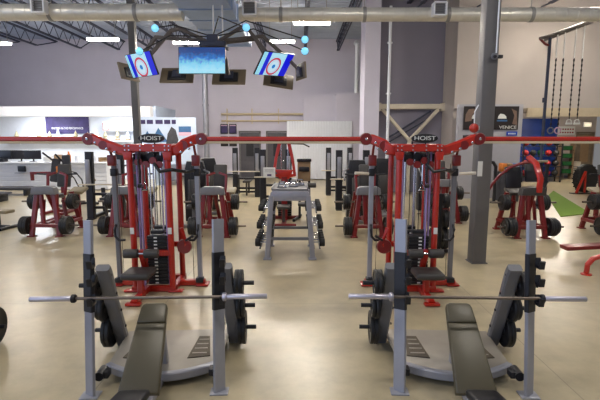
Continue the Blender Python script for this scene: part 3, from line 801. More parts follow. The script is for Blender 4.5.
# ------------------------------------------------------------------ red plate loaded machines
def make_plate_machine(label, loc, style):
    t = thing('plate_loaded_machine', label, 'gym machine', loc, 0, 'red plate loaded machines')
    for s in (-1, 1):
        for y0, y1, z1, m in ((0.0, 0.12, 1.1, 'dkred'), (1.1, 0.95, 1.0, 'dkred')):
            b = B(); b.bar([(s * 0.34, y0, 0.03), (s * 0.2, y1, z1)], 0.11, 0.09, (0, 1, 0)); b.box((s * 0.345, y0, 0.015), (0.17, 0.16, 0.03), bev=0.008); b.obj('leg', m, t)
        b = B(); b.bar([(s * 0.34, 0.0, 0.26), (s * 0.34, 1.1, 0.26)], 0.08, 0.08); b.bar([(s * 0.32, 0.45, 0.26), (s * 0.24, 0.45, 0.86)], 0.07, 0.07, (0, 1, 0)); b.obj('side_rail', 'dkred', t)
    b = B(); b.bar([(-0.33, 0.02, 0.27), (0.33, 0.02, 0.27)], 0.08, 0.09); b.bar([(-0.33, 1.09, 0.27), (0.33, 1.09, 0.27)], 0.08, 0.09); b.bar([(0, 0.02, 0.3), (0, 1.09, 0.3)], 0.08, 0.09)
    b.bar([(-0.06, 0.05, 0.3), (-0.1, 0.1, 1.05)], 0.09, 0.09, (0, 1, 0)); b.bar([(0.1, 0.5, 0.3), (0.04, 0.12, 1.05)], 0.08, 0.08, (0, 1, 0))
    b.obj('cross_frame', 'dkred', t)
    b = B(); b.prism([(-0.3, 0), (0.3, 0), (0.27, 0.16), (0.2, 0.2), (-0.2, 0.2), (-0.27, 0.16)], 0.22, (0, 0.2, 1.04), (1, 0, 0), (0, 0, 1), 0.02); b.obj('hood', 'dkvinyl' if style else 'grey', t)
    for s in (-1, 1):
        for z, y in ((0.27, 0.06), (0.81, 0.45)):
            b = B(); x0 = 0.37 if z < 0.5 else 0.2
            b.cyl((s * x0, y, z), (s * 0.8, y, z), 0.024); b.lathe([(0.05, 0), (0.05, 0.015)], (s * 0.385, y, z), (s, 0, 0)); b.obj('plate_peg', 'shaft', t)
    b = B(); b.box((0.18, 1.35, 0.98), (0.4, 0.42, 0.09), rot=(0.25, 0, 0), bev=0.03); b.obj('seat', 'tanvinyl' if style == 0 else 'dkvinyl', t)
    b = B(); b.bar([(0.1, 1.1, 0.27), (0.18, 1.35, 0.3), (0.18, 1.35, 0.92)], 0.08, 0.08, (0, 1, 0.3)); b.obj('seat_post', 'dkred', t)
    if style == 0:
        for s in (-1, 1):
            b = B(); b.bar([(s * 0.22, 0.6, 0.95), (s * 0.24, 0.7, 1.45), (s * 0.05, 0.75, 1.52)], 0.06, 0.06, (0, 1, 0)); l = b.obj('lever_arm', 'dkred', t)
            b = B(); b.cyl((s * 0.24, 0.72, 1.47), (s * 0.52, 0.7, 1.49), 0.022); b.obj('grip', 'black', l)
        b = B(); b.box((0.05, 0.95, 1.42), (0.34, 0.09, 0.6), rot=(-0.2, 0, 0), bev=0.03); b.obj('backrest', 'dkvinyl', t)
    else:
        b = B(); b.bar([(0.1, -0.02, 1.12), (0.1, -0.04, 1.45), (0.04, 0.1, 1.8), (-0.05, 0.3, 1.95)], 0.13, 0.09, (0, 1, 0), 0.25); b.obj('lever_arm', 'red', t)
        b = B(); pts = [(-0.75, 0.9, 0.95), (-0.66, 0.85, 1.2), (-0.52, 0.75, 1.45), (-0.32, 0.6, 1.68), (-0.1, 0.4, 1.8), (0.15, 0.3, 1.84)]
        b.tube(pts, 0.035); b.obj('curved_arm', 'dkred', t)
        b = B(); b.tube([(0.15, 0.3, 1.84), (0.4, 0.25, 1.84)], 0.03); b.obj('grip', 'tanvinyl', t)
        b = B(); b.box((0.35, 0.75, 1.55), (0.45, 0.1, 0.5), rot=(-0.25, 0, 0), bev=0.03); b.box((-0.15, 0.8, 1.4), (0.4, 0.1, 0.55), rot=(-0.2, 0, 0), bev=0.03); b.obj('backrest', 'black', t)
        b = B(); b.bar([(0.62, 0.7, 0.3), (0.68, 0.75, 1.75)], 0.08, 0.07, (0, 1, 0)); b.bar([(0.68, 0.75, 1.3), (0.3, 0.4, 0.75)], 0.1, 0.07); b.obj('brace', 'black', t)
    return t
PM = [(-6.25, 10.6, 0, 'red plate loaded machine in front of the white counter, at the far left', 'red machine by the counter'),
      (-4.32, 10.6, 0, 'red plate loaded machine seen behind the left side of the left cable tower', 'red machine left behind the left tower'),
      (-2.12, 10.5, 0, 'red plate loaded machine seen just right of the left cable tower', 'red machine right of the left tower'),
      (1.66, 10.5, 0, 'red plate loaded machine seen just left of the right cable tower', 'red machine left of the right tower'),
      (5.58, 10.4, 1, 'red machine with a tall curved arm, right of the big grey column', 'red machine right of the column'),
      (7.9, 10.5, 0, 'red machine cut by the right edge of the photo, beside the green turf', 'red machine at the right edge'),
      (4.15, 12.3, 0, 'red plate loaded machine farther back, seen just left of the big grey column', 'red machine behind the column')]
for x, y, st, lab, wh in PM:
    t = make_plate_machine(lab, (x, y, 0), st)
    for s, sd in ((-1, 'left'), (1, 'right')):
        load(t, (s * 0.4, 0.06, 0.27), s, (0.225, 0.225, 0.225, 0.18) if st else (0.225, 0.225, 0.225), 'lower %s peg, %s' % (sd, wh), 0.06)
        load(t, (s * 0.4, 0.45, 0.81), s, (0.2, 0.2, 0.2), 'upper %s peg, %s' % (sd, wh), 0.055)

# ------------------------------------------------------------------ silver dumbbell rack in the aisle
t = thing('dumbbell_rack', 'silver A frame dumbbell rack in the middle aisle', 'rack', (-0.2, 8.55, 0))
for y in (0.0, 1.1):
    for s in (-1, 1):
        b = B(); b.bar([(s * 0.45, y, 0.03), (s * 0.36, y, 1.28)], 0.1, 0.08, (0, 1, 0)); b.box((s * 0.45, y, 0.015), (0.16, 0.16, 0.03), bev=0.008); b.obj('leg', 'silver', t)
    b = B(); b.prism([(-0.39, 1.18), (0.39, 1.18), (0.38, 1.34), (0.33, 1.38), (-0.33, 1.38), (-0.38, 1.34)], 0.06, (0, y + 0.03, 0), (1, 0, 0), (0, 0, 1), 0.01)
    b.obj('end_plate', 'silver', t)
    b = B(); b.bar([(-0.38, y, 0.42), (0.38, y, 0.42)], 0.06, 0.06); b.obj('cross_bar', 'grey', t)
b = B(); b.box((0, 0.55, 1.4), (0.72, 1.14, 0.03), bev=0.008)
for s in (-0.35, 0.35): b.box((s, 0.55, 1.42), (0.02, 1.14, 0.05))
b.obj('top_tray', 'grey', t)
for s in (-1, 1):
    for z in (0.22, 0.58, 0.94):
        b = B()
        for q in (-0.06, 0.06): b.bar([(s * (0.56 - 0.1 * z) + q, 0.02, z), (s * (0.56 - 0.1 * z) + q, 1.08, z)], 0.03, 0.03)
        b.obj('rail', 'grey', t)
rk = t
def dumbbell(loc, r, label, group):
    d = thing('dumbbell', label, 'dumbbell', loc, 0, group)
    b = B(); b.cyl((-0.08, 0, 0), (0.08, 0, 0), 0.016, 10); b.obj('handle', 'chrome', d)
    for s in (-1, 1):
        b = B(); b.lathe([(0, 0), (r * 0.9, 0), (r, 0.012), (r, 0.085), (r * 0.9, 0.1), (0, 0.1)], (s * 0.06, 0, 0), (s, 0, 0), 12); b.obj('head', 'rubber', d)
    return d
for s, sd in ((-1, 'left'), (1, 'right')):
    for z, tn, r in ((0.22, 'bottom', 0.085), (0.58, 'middle', 0.075), (0.94, 'top', 0.062)):
        for i, nm in enumerate(('nearest', 'second', 'third', 'fourth', 'farthest')):
            dumbbell((-0.2 + s * (0.56 - 0.1 * z), 8.65 + i * 0.22, z + 0.015 + r + 0.003), r, '%s black dumbbell on the %s %s rail of the silver rack' % (nm, tn, sd), 'dumbbells on the silver rack')
for x, y, lab in ((-0.36, 8.7, 'chrome triangle handle at the left end of the rack tray'), (-0.14, 8.85, 'chrome triangle handle in the middle of the rack tray'), (0.0, 9.15, 'chrome triangle handle towards the back of the rack tray')):
    b = B(); b.tube([(-0.08, 0, 0.018), (0.08, 0, 0.018), (0.05, 0.02, 0.12), (-0.05, 0.02, 0.12)], 0.016, 8, closed=True)
    tag(b.obj('pull_handle', 'chrome', None, (x, y, 1.415)), lab, 'cable handle', 'handles on the rack tray')
b = B(); b.tube([(-0.24, 0, 0.02), (0.24, 0, 0.02)], 0.018, 8)
for s in (-1, 1): b.tube([(s * 0.12, 0, 0.02), (s * 0.24, 0, 0.02)], 0.024, 10)
tag(b.obj('straight_bar', 'chrome', None, (-0.2, 9.35, 1.418)), 'short chrome cable bar lying across the rack tray', 'cable handle')

# black loaded plate tree behind the right tower
t = thing('plate_tree', 'black plate tree behind the right cable tower, beside the column', 'plate rack', (2.93, 9.1, 0))
b = B(); b.bar([(0, 0, 0.05), (0, 0, 1.25)], 0.09, 0.09, (0, 1, 0)); b.obj('post', 'black', t)
b = B(); b.bar([(-0.3, 0.0, 0.03), (0.3, 0, 0.03)], 0.09, 0.06); b.bar([(0, -0.3, 0.03), (0, 0.3, 0.03)], 0.09, 0.06); b.obj('base', 'black', t)
for z, pn, rr in ((0.3, 'bottom', (0.225, 0.225, 0.2)), (0.72, 'middle', (0.2, 0.2, 0.16)), (1.1, 'top', (0.16, 0.16, 0.13))):
    for s, sd in ((-1, 'left'), (1, 'right')):
        b = B(); b.cyl((s * 0.04, 0, z), (s * 0.3, 0, z), 0.023); b.obj('plate_peg', 'shaft', t)
        load(t, (s * 0.06, 0, z), s, rr, '%s %s peg of the black plate tree' % (pn, sd), 0.05)

# ------------------------------------------------------------------ central lat machine with the red Y frame
t = thing('lat_machine', 'red lat machine with Y shaped head frame behind the silver rack', 'gym machine', (-0.45, 12.6, 0))
for s in (-1, 1):
    b = B(); b.bar([(s * 0.04, 0, 1.3), (s * 0.3, 0, 1.35), (s * 0.24, 0, 1.8), (s * 0.12, 0.0, 2.3), (s * 0.1, -0.3, 2.36)], 0.08, 0.07, (0, 1, 0)); b.obj('head_arm', 'red', t)
b = B(); b.bar([(-0.14, 0, 2.3), (0.14, 0, 2.3)], 0.07, 0.07); b.bar([(-0.1, -0.3, 2.36), (0.1, -0.3, 2.36)], 0.06, 0.06); b.obj('head_bar', 'red', t)
b = B(); b.prism([(-0.26, 0.12), (0.26, 0.12), (0.14, -0.14), (-0.14, -0.14)], 0.1, (0, 0.05, 1.38), (1, 0, 0), (0, 0, 1), 0.01); b.obj('gusset', 'red', t)
b = B(); b.bar([(0, 0, 0.05), (0, 0, 1.3)], 0.17, 0.12, (0, 1, 0)); b.bar([(0, -0.9, 0.05), (0, 0.4, 0.05)], 0.12, 0.1); b.bar([(-0.4, 0.4, 0.05), (0.4, 0.4, 0.05)], 0.1, 0.1); b.bar([(-0.35, -0.9, 0.05), (0.35, -0.9, 0.05)], 0.1, 0.1); b.obj('frame', 'dkred', t)
b = B(); b.box((0.0, -0.6, 0.52), (0.36, 0.4, 0.09), bev=0.03); b.bar([(0, -0.6, 0.1), (0, -0.6, 0.48)], 0.08, 0.08, (0, 1, 0)); b.obj('seat', 'dkvinyl', t)
b = B(); b.box((-0.42, -0.15, 1.43), (0.34, 0.02, 0.29), bev=0.004); pl = b.obj('instruction_placard', 'paper', t)
b = B(); b.box((-0.42, -0.163, 1.36), (0.12, 0.006, 0.05)); b.obj('placard_print', 'purple', pl)
for i in range(3):
    b = B(); b.box((-0.42, -0.163, 1.52 - i * 0.035), (0.26, 0.005, 0.008)); b.obj('placard_line', 'grey', pl)
b = B(); b.bar([(-0.42, -0.13, 1.3), (-0.3, 0.0, 1.28), (-0.05, 0, 1.25)], 0.03, 0.03); b.obj('placard_arm', 'black', t)
b = B()
for i in range(12): b.box((0, 0.32, 0.15 + i * 0.07), (0.4, 0.2, 0.06), bev=0.008, seg=1)
b.obj('weight_stack', 'iron', t)
for s in (-0.1, 0.1):
    b = B(); b.tube([(s, 0.32, 0.1), (s, 0.32, 2.3)], 0.014, 8); b.obj('guide_rod', 'chrome', t)
b = B(); b.tube([(-0.3, 0.0, 2.26), (0.55, 0.0, 2.23), (0.72, -0.02, 2.15)], 0.018, 8); b.obj('lat_bar', 'black', t)
# tan cabinet machine right of it
t = thing('abdominal_machine', 'machine with tan back panel and black pads, right behind the silver rack', 'gym machine', (0.12, 12.9, 0))
b = B(); b.box((0, 0, 1.46), (0.38, 0.16, 0.62), bev=0.02); b.obj('back_panel', 'tan', t)
b = B(); b.box((0, -0.1, 1.76), (0.42, 0.1, 0.09), bev=0.02); b.box((0, -0.1, 1.5), (0.3, 0.08, 0.14), bev=0.02); b.obj('upper_pad', 'black', t)
b = B(); b.lathe([(0, -0.3), (0.07, -0.29), (0.075, -0.27), (0.075, 0.27), (0.07, 0.29), (0, 0.3)], (0.05, -0.25, 1.05), (1, 0, 0), 16); b.obj('roller_pad', 'dkvinyl', t)
b = B(); b.bar([(-0.13, 0, 0.04), (-0.13, 0, 1.2)], 0.07, 0.07, (0, 1, 0)); b.bar([(0.15, 0, 0.04), (0.15, 0, 1.2)], 0.07, 0.07, (0, 1, 0)); b.bar([(-0.3, -0.4, 0.04), (-0.1, 0.5, 0.04)], 0.08, 0.08); b.bar([(0.32, -0.4, 0.04), (0.1, 0.5, 0.04)], 0.08, 0.08)
b.bar([(0, 0.0, 0.9), (0, -0.22, 1.05)], 0.06, 0.06); b.obj('frame', 'black', t)
b = B(); b.box((0, -0.25, 0.5), (0.36, 0.36, 0.09), bev=0.03); b.bar([(-0.13, 0, 0.42), (0, -0.25, 0.44)], 0.06, 0.05); b.obj('seat', 'dkvinyl', t)

# ------------------------------------------------------------------ black half racks in the distance
def make_rack(label, loc, rz, w=0.9):
    t = thing('half_rack', label, 'power rack', loc, rz, 'black half racks')
    for s in (-1, 1):
        b = B(); b.bar([(s * w / 2, 0, 0.03), (s * w / 2, 0.1, 2.0)], 0.22, 0.16, (0, 1, 0)); b.box((s * w / 2, 0.0, 0.02), (0.2, 0.26, 0.04), bev=0.01); u = b.obj('upright', 'black', t)
        b = B(); b.box((s * w / 2, -0.055, 1.42), (0.13, 0.05, 0.72), rot=(0.05, 0, 0), bev=0.01); b.obj('face_plate', 'silver', u)
        b = B(); b.bar([(s * w / 2, 0.05, 0.06), (s * w / 2, 0.95, 0.06)], 0.1, 0.1); b.bar([(s * w / 2, 0.9, 0.06), (s * w / 2, 0.86, 0.85)], 0.1, 0.1, (0, 1, 0)); b.obj('side_frame', 'black', t)
    for y, z in ((0.06, 0.35), (0.08, 0.75), (0.9, 0.1)):
        b = B(); b.bar([(-w / 2, y, z), (w / 2, y, z)], 0.08, 0.08); b.obj('cross_member', 'black', t)
    b = B(); b.box((0, 0.45, 0.62), (0.3, 1.1, 0.08), bev=0.02); b.bar([(0, 0.0, 0.05), (0, 0.0, 0.58)], 0.07, 0.07, (0, 1, 0)); b.bar([(0, 0.85, 0.05), (0, 0.85, 0.58)], 0.07, 0.07, (0, 1, 0)); b.obj('bench_pad', 'dkvinyl', t)
    b = B(); b.cyl((-w / 2 - 0.3, -0.09, 1.05), (w / 2 + 0.3, -0.09, 1.05), 0.02); b.obj('bar', 'offwhite', t)
    return t
r1 = make_rack('black half rack with pale face plates, farther of the two left of the aisle', (-2.2, 18.0, 0), 0)
r2 = dup(r1, (-0.85, 15.4, 0), 0, 'black half rack with pale face plates, nearer one left of the aisle', 'black half racks')
r3 = dup(r1, (1.65, 18.5, 0), 0, 'black half rack right of the aisle, in front of the corrugated wall', 'black half racks')
r4 = dup(r1, (1.75, 14.6, 0), 0, 'black half rack standing before the dark shrouded machines', 'black half racks')
def make_shroud(label, loc, rz=0):
    t = thing('shrouded_machine', label, 'gym machine', loc, rz, 'black shrouded machines')
    b = B(); b.prism([(-0.3, 0), (0.3, 0), (0.3, 1.4), (0.22, 1.72), (-0.22, 1.72), (-0.3, 1.4)], 0.3, (0, 0.15, 0.03), (1, 0, 0), (0, 0, 1), 0.03); b.obj('stack_shroud', 'black', t)
    b = B(); b.bar([(0, -0.15, 0.05), (0, -0.95, 0.05)], 0.1, 0.09); b.bar([(-0.3, -0.95, 0.05), (0.3, -0.95, 0.05)], 0.09, 0.09); b.bar([(0, -0.6, 0.05), (0, -0.6, 0.5)], 0.08, 0.08, (0, 1, 0)); b.obj('frame', 'grey', t)
    b = B(); b.box((0, -0.6, 0.53), (0.36, 0.4, 0.09), bev=0.03); b.obj('seat', 'dkvinyl', t)
    b = B(); b.box((0, -0.36, 0.95), (0.34, 0.09, 0.6), rot=(-0.15, 0, 0), bev=0.03); b.bar([(0, -0.3, 0.9), (0, -0.12, 0.9)], 0.06, 0.06); b.obj('backrest', 'dkvinyl', t)
    for s in (-1, 1):
        b = B(); b.tube([(s * 0.24, -0.1, 1.5), (s * 0.42, -0.35, 1.45), (s * 0.42, -0.6, 1.2)], 0.03); b.obj('arm', 'grey', t)
    return t
s1 = make_shroud('black shrouded weight machine behind the half rack, left of the right tower', (1.7, 13.2, 0))
s2 = dup(s1, (2.65, 14.2, 0), 0, 'black shrouded weight machine directly behind the right tower', 'black shrouded machines')
s3 = dup(s1, (-3.05, 14.6, 0), 0.2, 'black shrouded weight machine seen between left tower and bench press racks', 'black shrouded machines')
s4 = dup(s1, (-5.6, 15.2, 0), -0.2, 'black shrouded weight machine in front of the counter end', 'black shrouded machines')
s7 = dup(s1, (-3.0, 12.6, 0), 0.1, 'black shrouded weight machine close behind the right side of the left tower', 'black shrouded machines')
r5 = dup(r1, (-5.75, 12.9, 0), 0, 'black half rack with pale face plates behind the left side of the left tower', 'black half racks')
s5 = dup(s1, (4.2, 14.5, 0), 0.1, 'black shrouded weight machine seen right of the big grey column', 'black shrouded machines')
s6 = dup(s1, (8.9, 12.3, 0), -0.3, 'black shrouded weight machine at the right edge behind the red machine', 'black shrouded machines')

# black bench in the gap right of the left tower
def make_bench2(label, loc, rz, pad, name='flat_bench'):
    t = thing(name, label, 'weight bench', loc, rz)
    b = B(); b.box((0, -0.28, 0.47), (0.32, 0.62, 0.09), bev=0.03); b.obj('seat', pad, t)
    b = B(); b.box((0, 0.36, 0.68), (0.32, 0.75, 0.09), rot=(0.65, 0, 0), bev=0.03); b.obj('backrest', pad, t)
    b = B(); b.bar([(0, -0.5, 0.06), (0, 0.62, 0.06)], 0.08, 0.08); b.bar([(-0.3, -0.5, 0.04), (0.3, -0.5, 0.04)], 0.08, 0.08); b.bar([(-0.3, 0.62, 0.04), (0.3, 0.62, 0.04)], 0.08, 0.08)
    b.bar([(0, -0.2, 0.06), (0, -0.2, 0.43)], 0.08, 0.08, (0, 1, 0)); b.bar([(0, 0.58, 0.06), (0, 0.42, 0.66)], 0.07, 0.07, (0, 1, 0)); b.obj('frame', 'black', t)
    return t
make_bench2('black adjustable bench in the gap right of the left cable tower', (-3.45, 17.0, 0), 0.5, 'black')
ab = make_bench2('tan adjustable bench with curved black handles, in front of the counter', (-8.0, 15.6, 0), -0.75, 'tanvinyl')
for s in (-1, 1):
    b = B(); b.tube([(s * 0.2, 0.2, 0.6), (s * 0.34, 0.1, 0.95), (s * 0.36, -0.08, 1.2), (s * 0.25, -0.2, 1.25)], 0.022); b.obj('handle', 'black', ab)
make_bench2('tan adjustable bench cut by the left edge of the photo', (-8.25, 11.6, 0), 1.4, 'tanvinyl')
# chest press with two dark upright pads
t = thing('chest_press', 'red framed press with two tall dark pads, behind the left plate machine', 'gym machine', (-7.75, 13.9, 0))
b = B(); b.bar([(-0.3, -0.4, 0.05), (-0.3, 0.6, 0.05)], 0.09, 0.09); b.bar([(0.3, -0.4, 0.05), (0.3, 0.6, 0.05)], 0.09, 0.09); b.bar([(-0.3, 0.3, 0.05), (0.3, 0.3, 0.05)], 0.09, 0.09); b.bar([(0.05, 0.3, 0.05), (0.05, 0.3, 1.3)], 0.1, 0.1, (0, 1, 0))
b.bar([(-0.85, 0.2, 1.05), (-0.85, 0.2, 1.28), (0.3, 0.25, 1.3)], 0.09, 0.08, (0, 1, 0)); b.obj('frame', 'dkred', t)
for x, z, r in ((-0.05, 1.38, 0.12), (0.33, 1.5, -0.1)):
    b = B(); b.box((x, 0.12, z), (0.26, 0.12, 0.75), rot=(-0.12, r, 0), bev=0.05); b.bar([(x, 0.12, z), (0.05, 0.28, 1.25)], 0.05, 0.05); b.obj('pad', 'cloth', t)
b = B(); b.box((0.12, 0.02, 1.42), (0.14, 0.1, 0.2), bev=0.02); b.obj('shroud', 'orange', t)
for pts in ([(-0.35, 0.0, 1.95), (-0.1, 0.1, 1.7)], [(0.05, 0.0, 1.9), (0.22, 0.1, 1.65)]):
    b = B(); b.tube(pts, 0.03); b.obj('handle', 'black', t)
b = B(); b.box((0.1, -0.15, 0.62), (0.4, 0.4, 0.09), bev=0.03); b.bar([(0.05, 0.28, 0.5), (0.1, -0.15, 0.56)], 0.08, 0.06); b.obj('seat', 'dkvinyl', t)
# low grey step platforms at the left edge
for x, y, w, lab in ((-12.6, 18.6, 2.6, 'wide low grey step platform in front of the counter'), (-12.1, 16.6, 1.8, 'low dark step platform at the left edge, nearer the camera')):
    t = thing('step_platform', lab, 'step platform', (x, y, 0), 0, 'step platforms')
    b = B(); b.box((0, 0, 0.3), (w, 0.8, 0.08), bev=0.02); b.obj('deck', 'cloth', t)
    for s in (-1, 1):
        b = B(); b.box((s * (w / 2 - 0.2), 0, 0.13), (0.14, 0.7, 0.26), bev=0.02); b.obj('leg', 'black', t)
# red bench at the right edge, nearer
t = thing('roman_chair', 'low red bench frame with dark red pad at the right photo edge', 'weight bench', (5.45, 7.9, 0), 0)
b = B(); b.box((0.15, 0.5, 0.3), (0.9, 0.26, 0.08), rot=(0, -0.05, 0), bev=0.02); b.obj('pad', 'dkred', t)
b = B(); b.tube([(-0.37, -0.35, 0.03), (-0.36, -0.35, 0.18), (-0.28, -0.35, 0.29), (-0.12, -0.33, 0.335), (0.7, -0.3, 0.36)], 0.045, 12); b.lathe([(0.09, 0), (0.09, 0.02), (0.05, 0.03)], (-0.37, -0.35, 0.0), (0, 0, 1)); b.obj('front_leg', 'red', t)
b = B(); b.bar([(0.6, -0.3, 0.33), (0.5, 0.5, 0.22)], 0.07, 0.07); b.bar([(0.5, 0.5, 0.03), (0.5, 0.5, 0.27)], 0.08, 0.08, (0, 1, 0)); b.bar([(0.65, -0.3, 0.02), (0.65, -0.3, 0.33)], 0.08, 0.08, (0, 1, 0)); b.obj('frame', 'dkred', t)

# ------------------------------------------------------------------ reception counter and what stands on it
t = thing('reception_counter', 'long white slatted reception counter along the left rear', 'counter', (-12.6, 20.6, 0))
b = B(); b.box((0, 0, 0.64), (7.4, 0.7, 1.2))
for i in range(6): b.box((0, -0.36, 0.16 + i * 0.19), (7.4, 0.04, 0.165), bev=0.012, seg=1)
b.obj('body', 'white', t)
b = B(); b.box((0, -0.05, 1.27), (7.5, 0.9, 0.06), bev=0.01); b.obj('worktop', 'white', t)
b = B(); b.box((0, 0.03, 0.03), (7.3, 0.6, 0.06)); b.obj('kick_base', 'grey', t)
def computer(x, y, rz, lab):
    t = thing('computer_monitor', lab, 'monitor', (x, y, 1.3), rz, 'monitors on the counter')
    b = B(); b.box((0, 0, 0.32), (0.75, 0.05, 0.42), bev=0.01); b.obj('screen', 'black', t)
    b = B(); b.box((0, 0.06, 0.01), (0.28, 0.2, 0.02), bev=0.005); b.box((0, 0.05, 0.12), (0.06, 0.04, 0.22)); b.obj('stand', 'black', t)
computer(-12.55, 20.75, 0.1, 'black monitor on the counter above the small black box'); computer(-13.9, 20.8, -0.2, 'black monitor at the far left end of the counter'); computer(-13.2, 20.9, 0.3, 'black monitor between the two others on the counter')
def small(name, cat, lab, x, y, b, m, z=1.3, g='things on the counter'):
    o = b.obj(name, m, None, (x, y, z)); return tag(o, lab, cat, g)
small('box', 'box', 'white carton on the counter right of the monitors', -11.75, 20.6, B().box((0, 0, 0.13), (0.32, 0.26, 0.26), bev=0.01), 'paper')
small('box', 'box', 'tan carton on the counter beside the white carton', -11.3, 20.65, B().box((0, 0, 0.17), (0.3, 0.26, 0.34), bev=0.01), 'tan')
small('box', 'box', 'low dark tray at the left end of the counter', -14.3, 20.45, B().box((0, 0, 0.08), (1.3, 0.4, 0.16), bev=0.02), 'black')
small('mug', 'mug', 'pale mug standing on the counter before the tan chest press', -10.35, 20.5, B().lathe([(0, 0), (0.09, 0), (0.1, 0.26), (0.09, 0.26), (0.08, 0.02), (0, 0.02)], (0, 0, 0)), 'white')
small('mug', 'mug', 'pale mug at the right end of the counter', -9.5, 20.5, B().lathe([(0, 0), (0.09, 0), (0.1, 0.24), (0.09, 0.24), (0.08, 0.02), (0, 0.02)], (0, 0, 0)), 'white')
small('bottle', 'bottle', 'yellow bottle on the counter behind the dark pads', -10.75, 20.55, B().lathe([(0, 0), (0.08, 0), (0.085, 0.3), (0.04, 0.4), (0.04, 0.48), (0, 0.48)], (0, 0, 0)), 'orange')
small('letter_tray', 'tray', 'brown letter tray on the right part of the counter', -9.15, 20.75, B().box((0, 0, 0.02), (0.5, 0.36, 0.04)).box((0, 0.17, 0.1), (0.5, 0.02, 0.2)).box((-0.24, 0, 0.1), (0.02, 0.36, 0.2)).box((0.24, 0, 0.1), (0.02, 0.36, 0.2)), 'tan')
t = thing('card_terminal', 'small black box fixed to the front of the white counter', 'terminal', (-12.75, 20.2, 1.0))
b = B(); b.box((0, -0.03, 0), (0.36, 0.06, 0.26), bev=0.015); b.obj('case', 'black', t)
b = B(); b.box((0.05, -0.1, -0.18), (0.6, 0.2, 0.03), bev=0.008); b.obj('ledge', 'silver', t)
# things on the reception rear wall
t = thing('banner', 'purple banner with a white slogan on the reception rear wall', 'banner', (-13.45, 25.8, 3.15))
b = B(); b.box((0, 0, 0), (2.5, 0.03, 1.0)); b.obj('cloth', 'purple', t)
text('slogan', 'PARTNER IN THE PERFORMANCE', 0.17, 'paper', t, (0, -0.02, -0.2), sx=0.72)
b = B(); b.cyl((-1.3, 0, 0.52), (1.3, 0, 0.52), 0.025); b.obj('rod', 'silver', t)
t = thing('trophy_shelf', 'white wall shelf under the banner carrying small trophies', 'shelf', (-13.0, 25.6, 2.24))
b = B(); b.box((0, 0, 0), (7.5, 0.36, 0.05)); b.obj('board', 'white', t)
for i in range(5):
    b = B(); b.prism([(0, 0), (0.3, 0), (0, -0.2)], 0.03, (-3.2 + i * 1.6, 0.17, -0.025), (0, -1, 0), (0, 0, 1)); b.obj('bracket', 'white', t)
xs = [-16.3, -15.6, -15.0, -14.4, -13.9, -12.9, -12.2, -11.7, -11.2, -10.5, -9.9]
nm = ['first', 'second', 'third', 'fourth', 'fifth', 'sixth', 'seventh', 'eighth', 'ninth', 'tenth', 'eleventh']
for i, x in enumerate(xs):
    h = (0.5, 0.42, 0.62, 0.48, 0.66)[i % 5]
    gold = i % 3 != 1
    t = thing('trophy', 'pointed %s trophy, %s from the left on the reception shelf' % ('gold' if gold else 'white', nm[i]), 'trophy', (x, 25.58, 2.265), 0, 'trophies on the reception shelf')
    b = B(); b.box((0, 0, 0.05), (0.22, 0.16, 0.1), bev=0.01); b.obj('base', 'tan', t)
    b = B(); b.lathe([(0.1, 0.1), (0.05, 0.16), (0.13, 0.26), (0.1, 0.32), (0.03, h), (0, h + 0.08)], (0, 0, 0), (0, 0, 1), 12); b.obj('cup', 'gold' if gold else 'white', t)
t = thing('name_sign', 'white sign with a red squared outline above the counter end', 'sign', (-10.3, 25.5, 3.05))
b = B(); b.box((0, 0, 0), (2.0, 0.04, 0.5)); b.obj('board', 'paper', t)
for i in range(5):
    b = B()
    for z in (-0.2, 0.2): b.box((-0.8 + i * 0.4, -0.025, z), (0.36, 0.012, 0.03))
    for x in (-0.16, 0.16): b.box((-0.8 + i * 0.4 + x, -0.025, 0), (0.03, 0.012, 0.4))
    b.obj('red_square', 'redball', t)
# pale blue board with print beside reception, two rows of framed posters
t = thing('notice_board', 'large pale blue board with dark print, behind the left cable tower', 'board', (-6.6, 21.9, 0))
b = B(); b.box((0, 0, 2.25), (3.0, 0.06, 2.3)); b.obj('board', 'lilac', t)
for s in (-1.35, 1.35):
    b = B(); b.box((s, 0, 0.55), (0.08, 0.06, 1.1)); b.box((s, 0, 0.02), (0.1, 0.6, 0.04)); b.obj('foot', 'silver', t)
for i, (x, w) in enumerate(((-1.1, 0.25), (-0.75, 0.3), (-0.3, 0.35), (0.1, 0.3), (0.42, 0.2))):
    b = B(); b.box((x, -0.035, 3.18), (w, 0.012, 0.2)); b.box((x + w / 4, -0.04, 3.2), (w / 3, 0.012, 0.1)); b.obj('heading_print', 'purple', t)
b = B(); b.prism([(-1.2, 2.2), (-0.9, 2.75), (-0.6, 2.2)], 0.012, (0, -0.03, 0), (1, 0, 0), (0, 0, 1)); b.prism([(-0.75, 2.2), (-0.35, 2.9), (0.1, 2.2)], 0.012, (0, -0.04, 0), (1, 0, 0), (0, 0, 1)); b.obj('mountain_print', 'teal', t)
b = B(); b.prism([(0.0, 2.1), (0.1, 2.6), (0.3, 2.95), (0.5, 2.8), (0.62, 2.3), (0.55, 2.1)], 0.012, (0, -0.05, 0), (1, 0, 0), (0, 0, 1)); b.obj('figure_print', 'cloth', t)
b = B(); b.box((0.95, -0.04, 2.85), (0.6, 0.02, 0.22)); b.box((0.95, -0.04, 2.7), (0.6, 0.02, 0.1)); b.obj('blue_print', 'teal', t)
b = B(); b.box((0.95, -0.045, 2.6), (0.6, 0.02, 0.16)); b.obj('pink_print', 'pink', t)
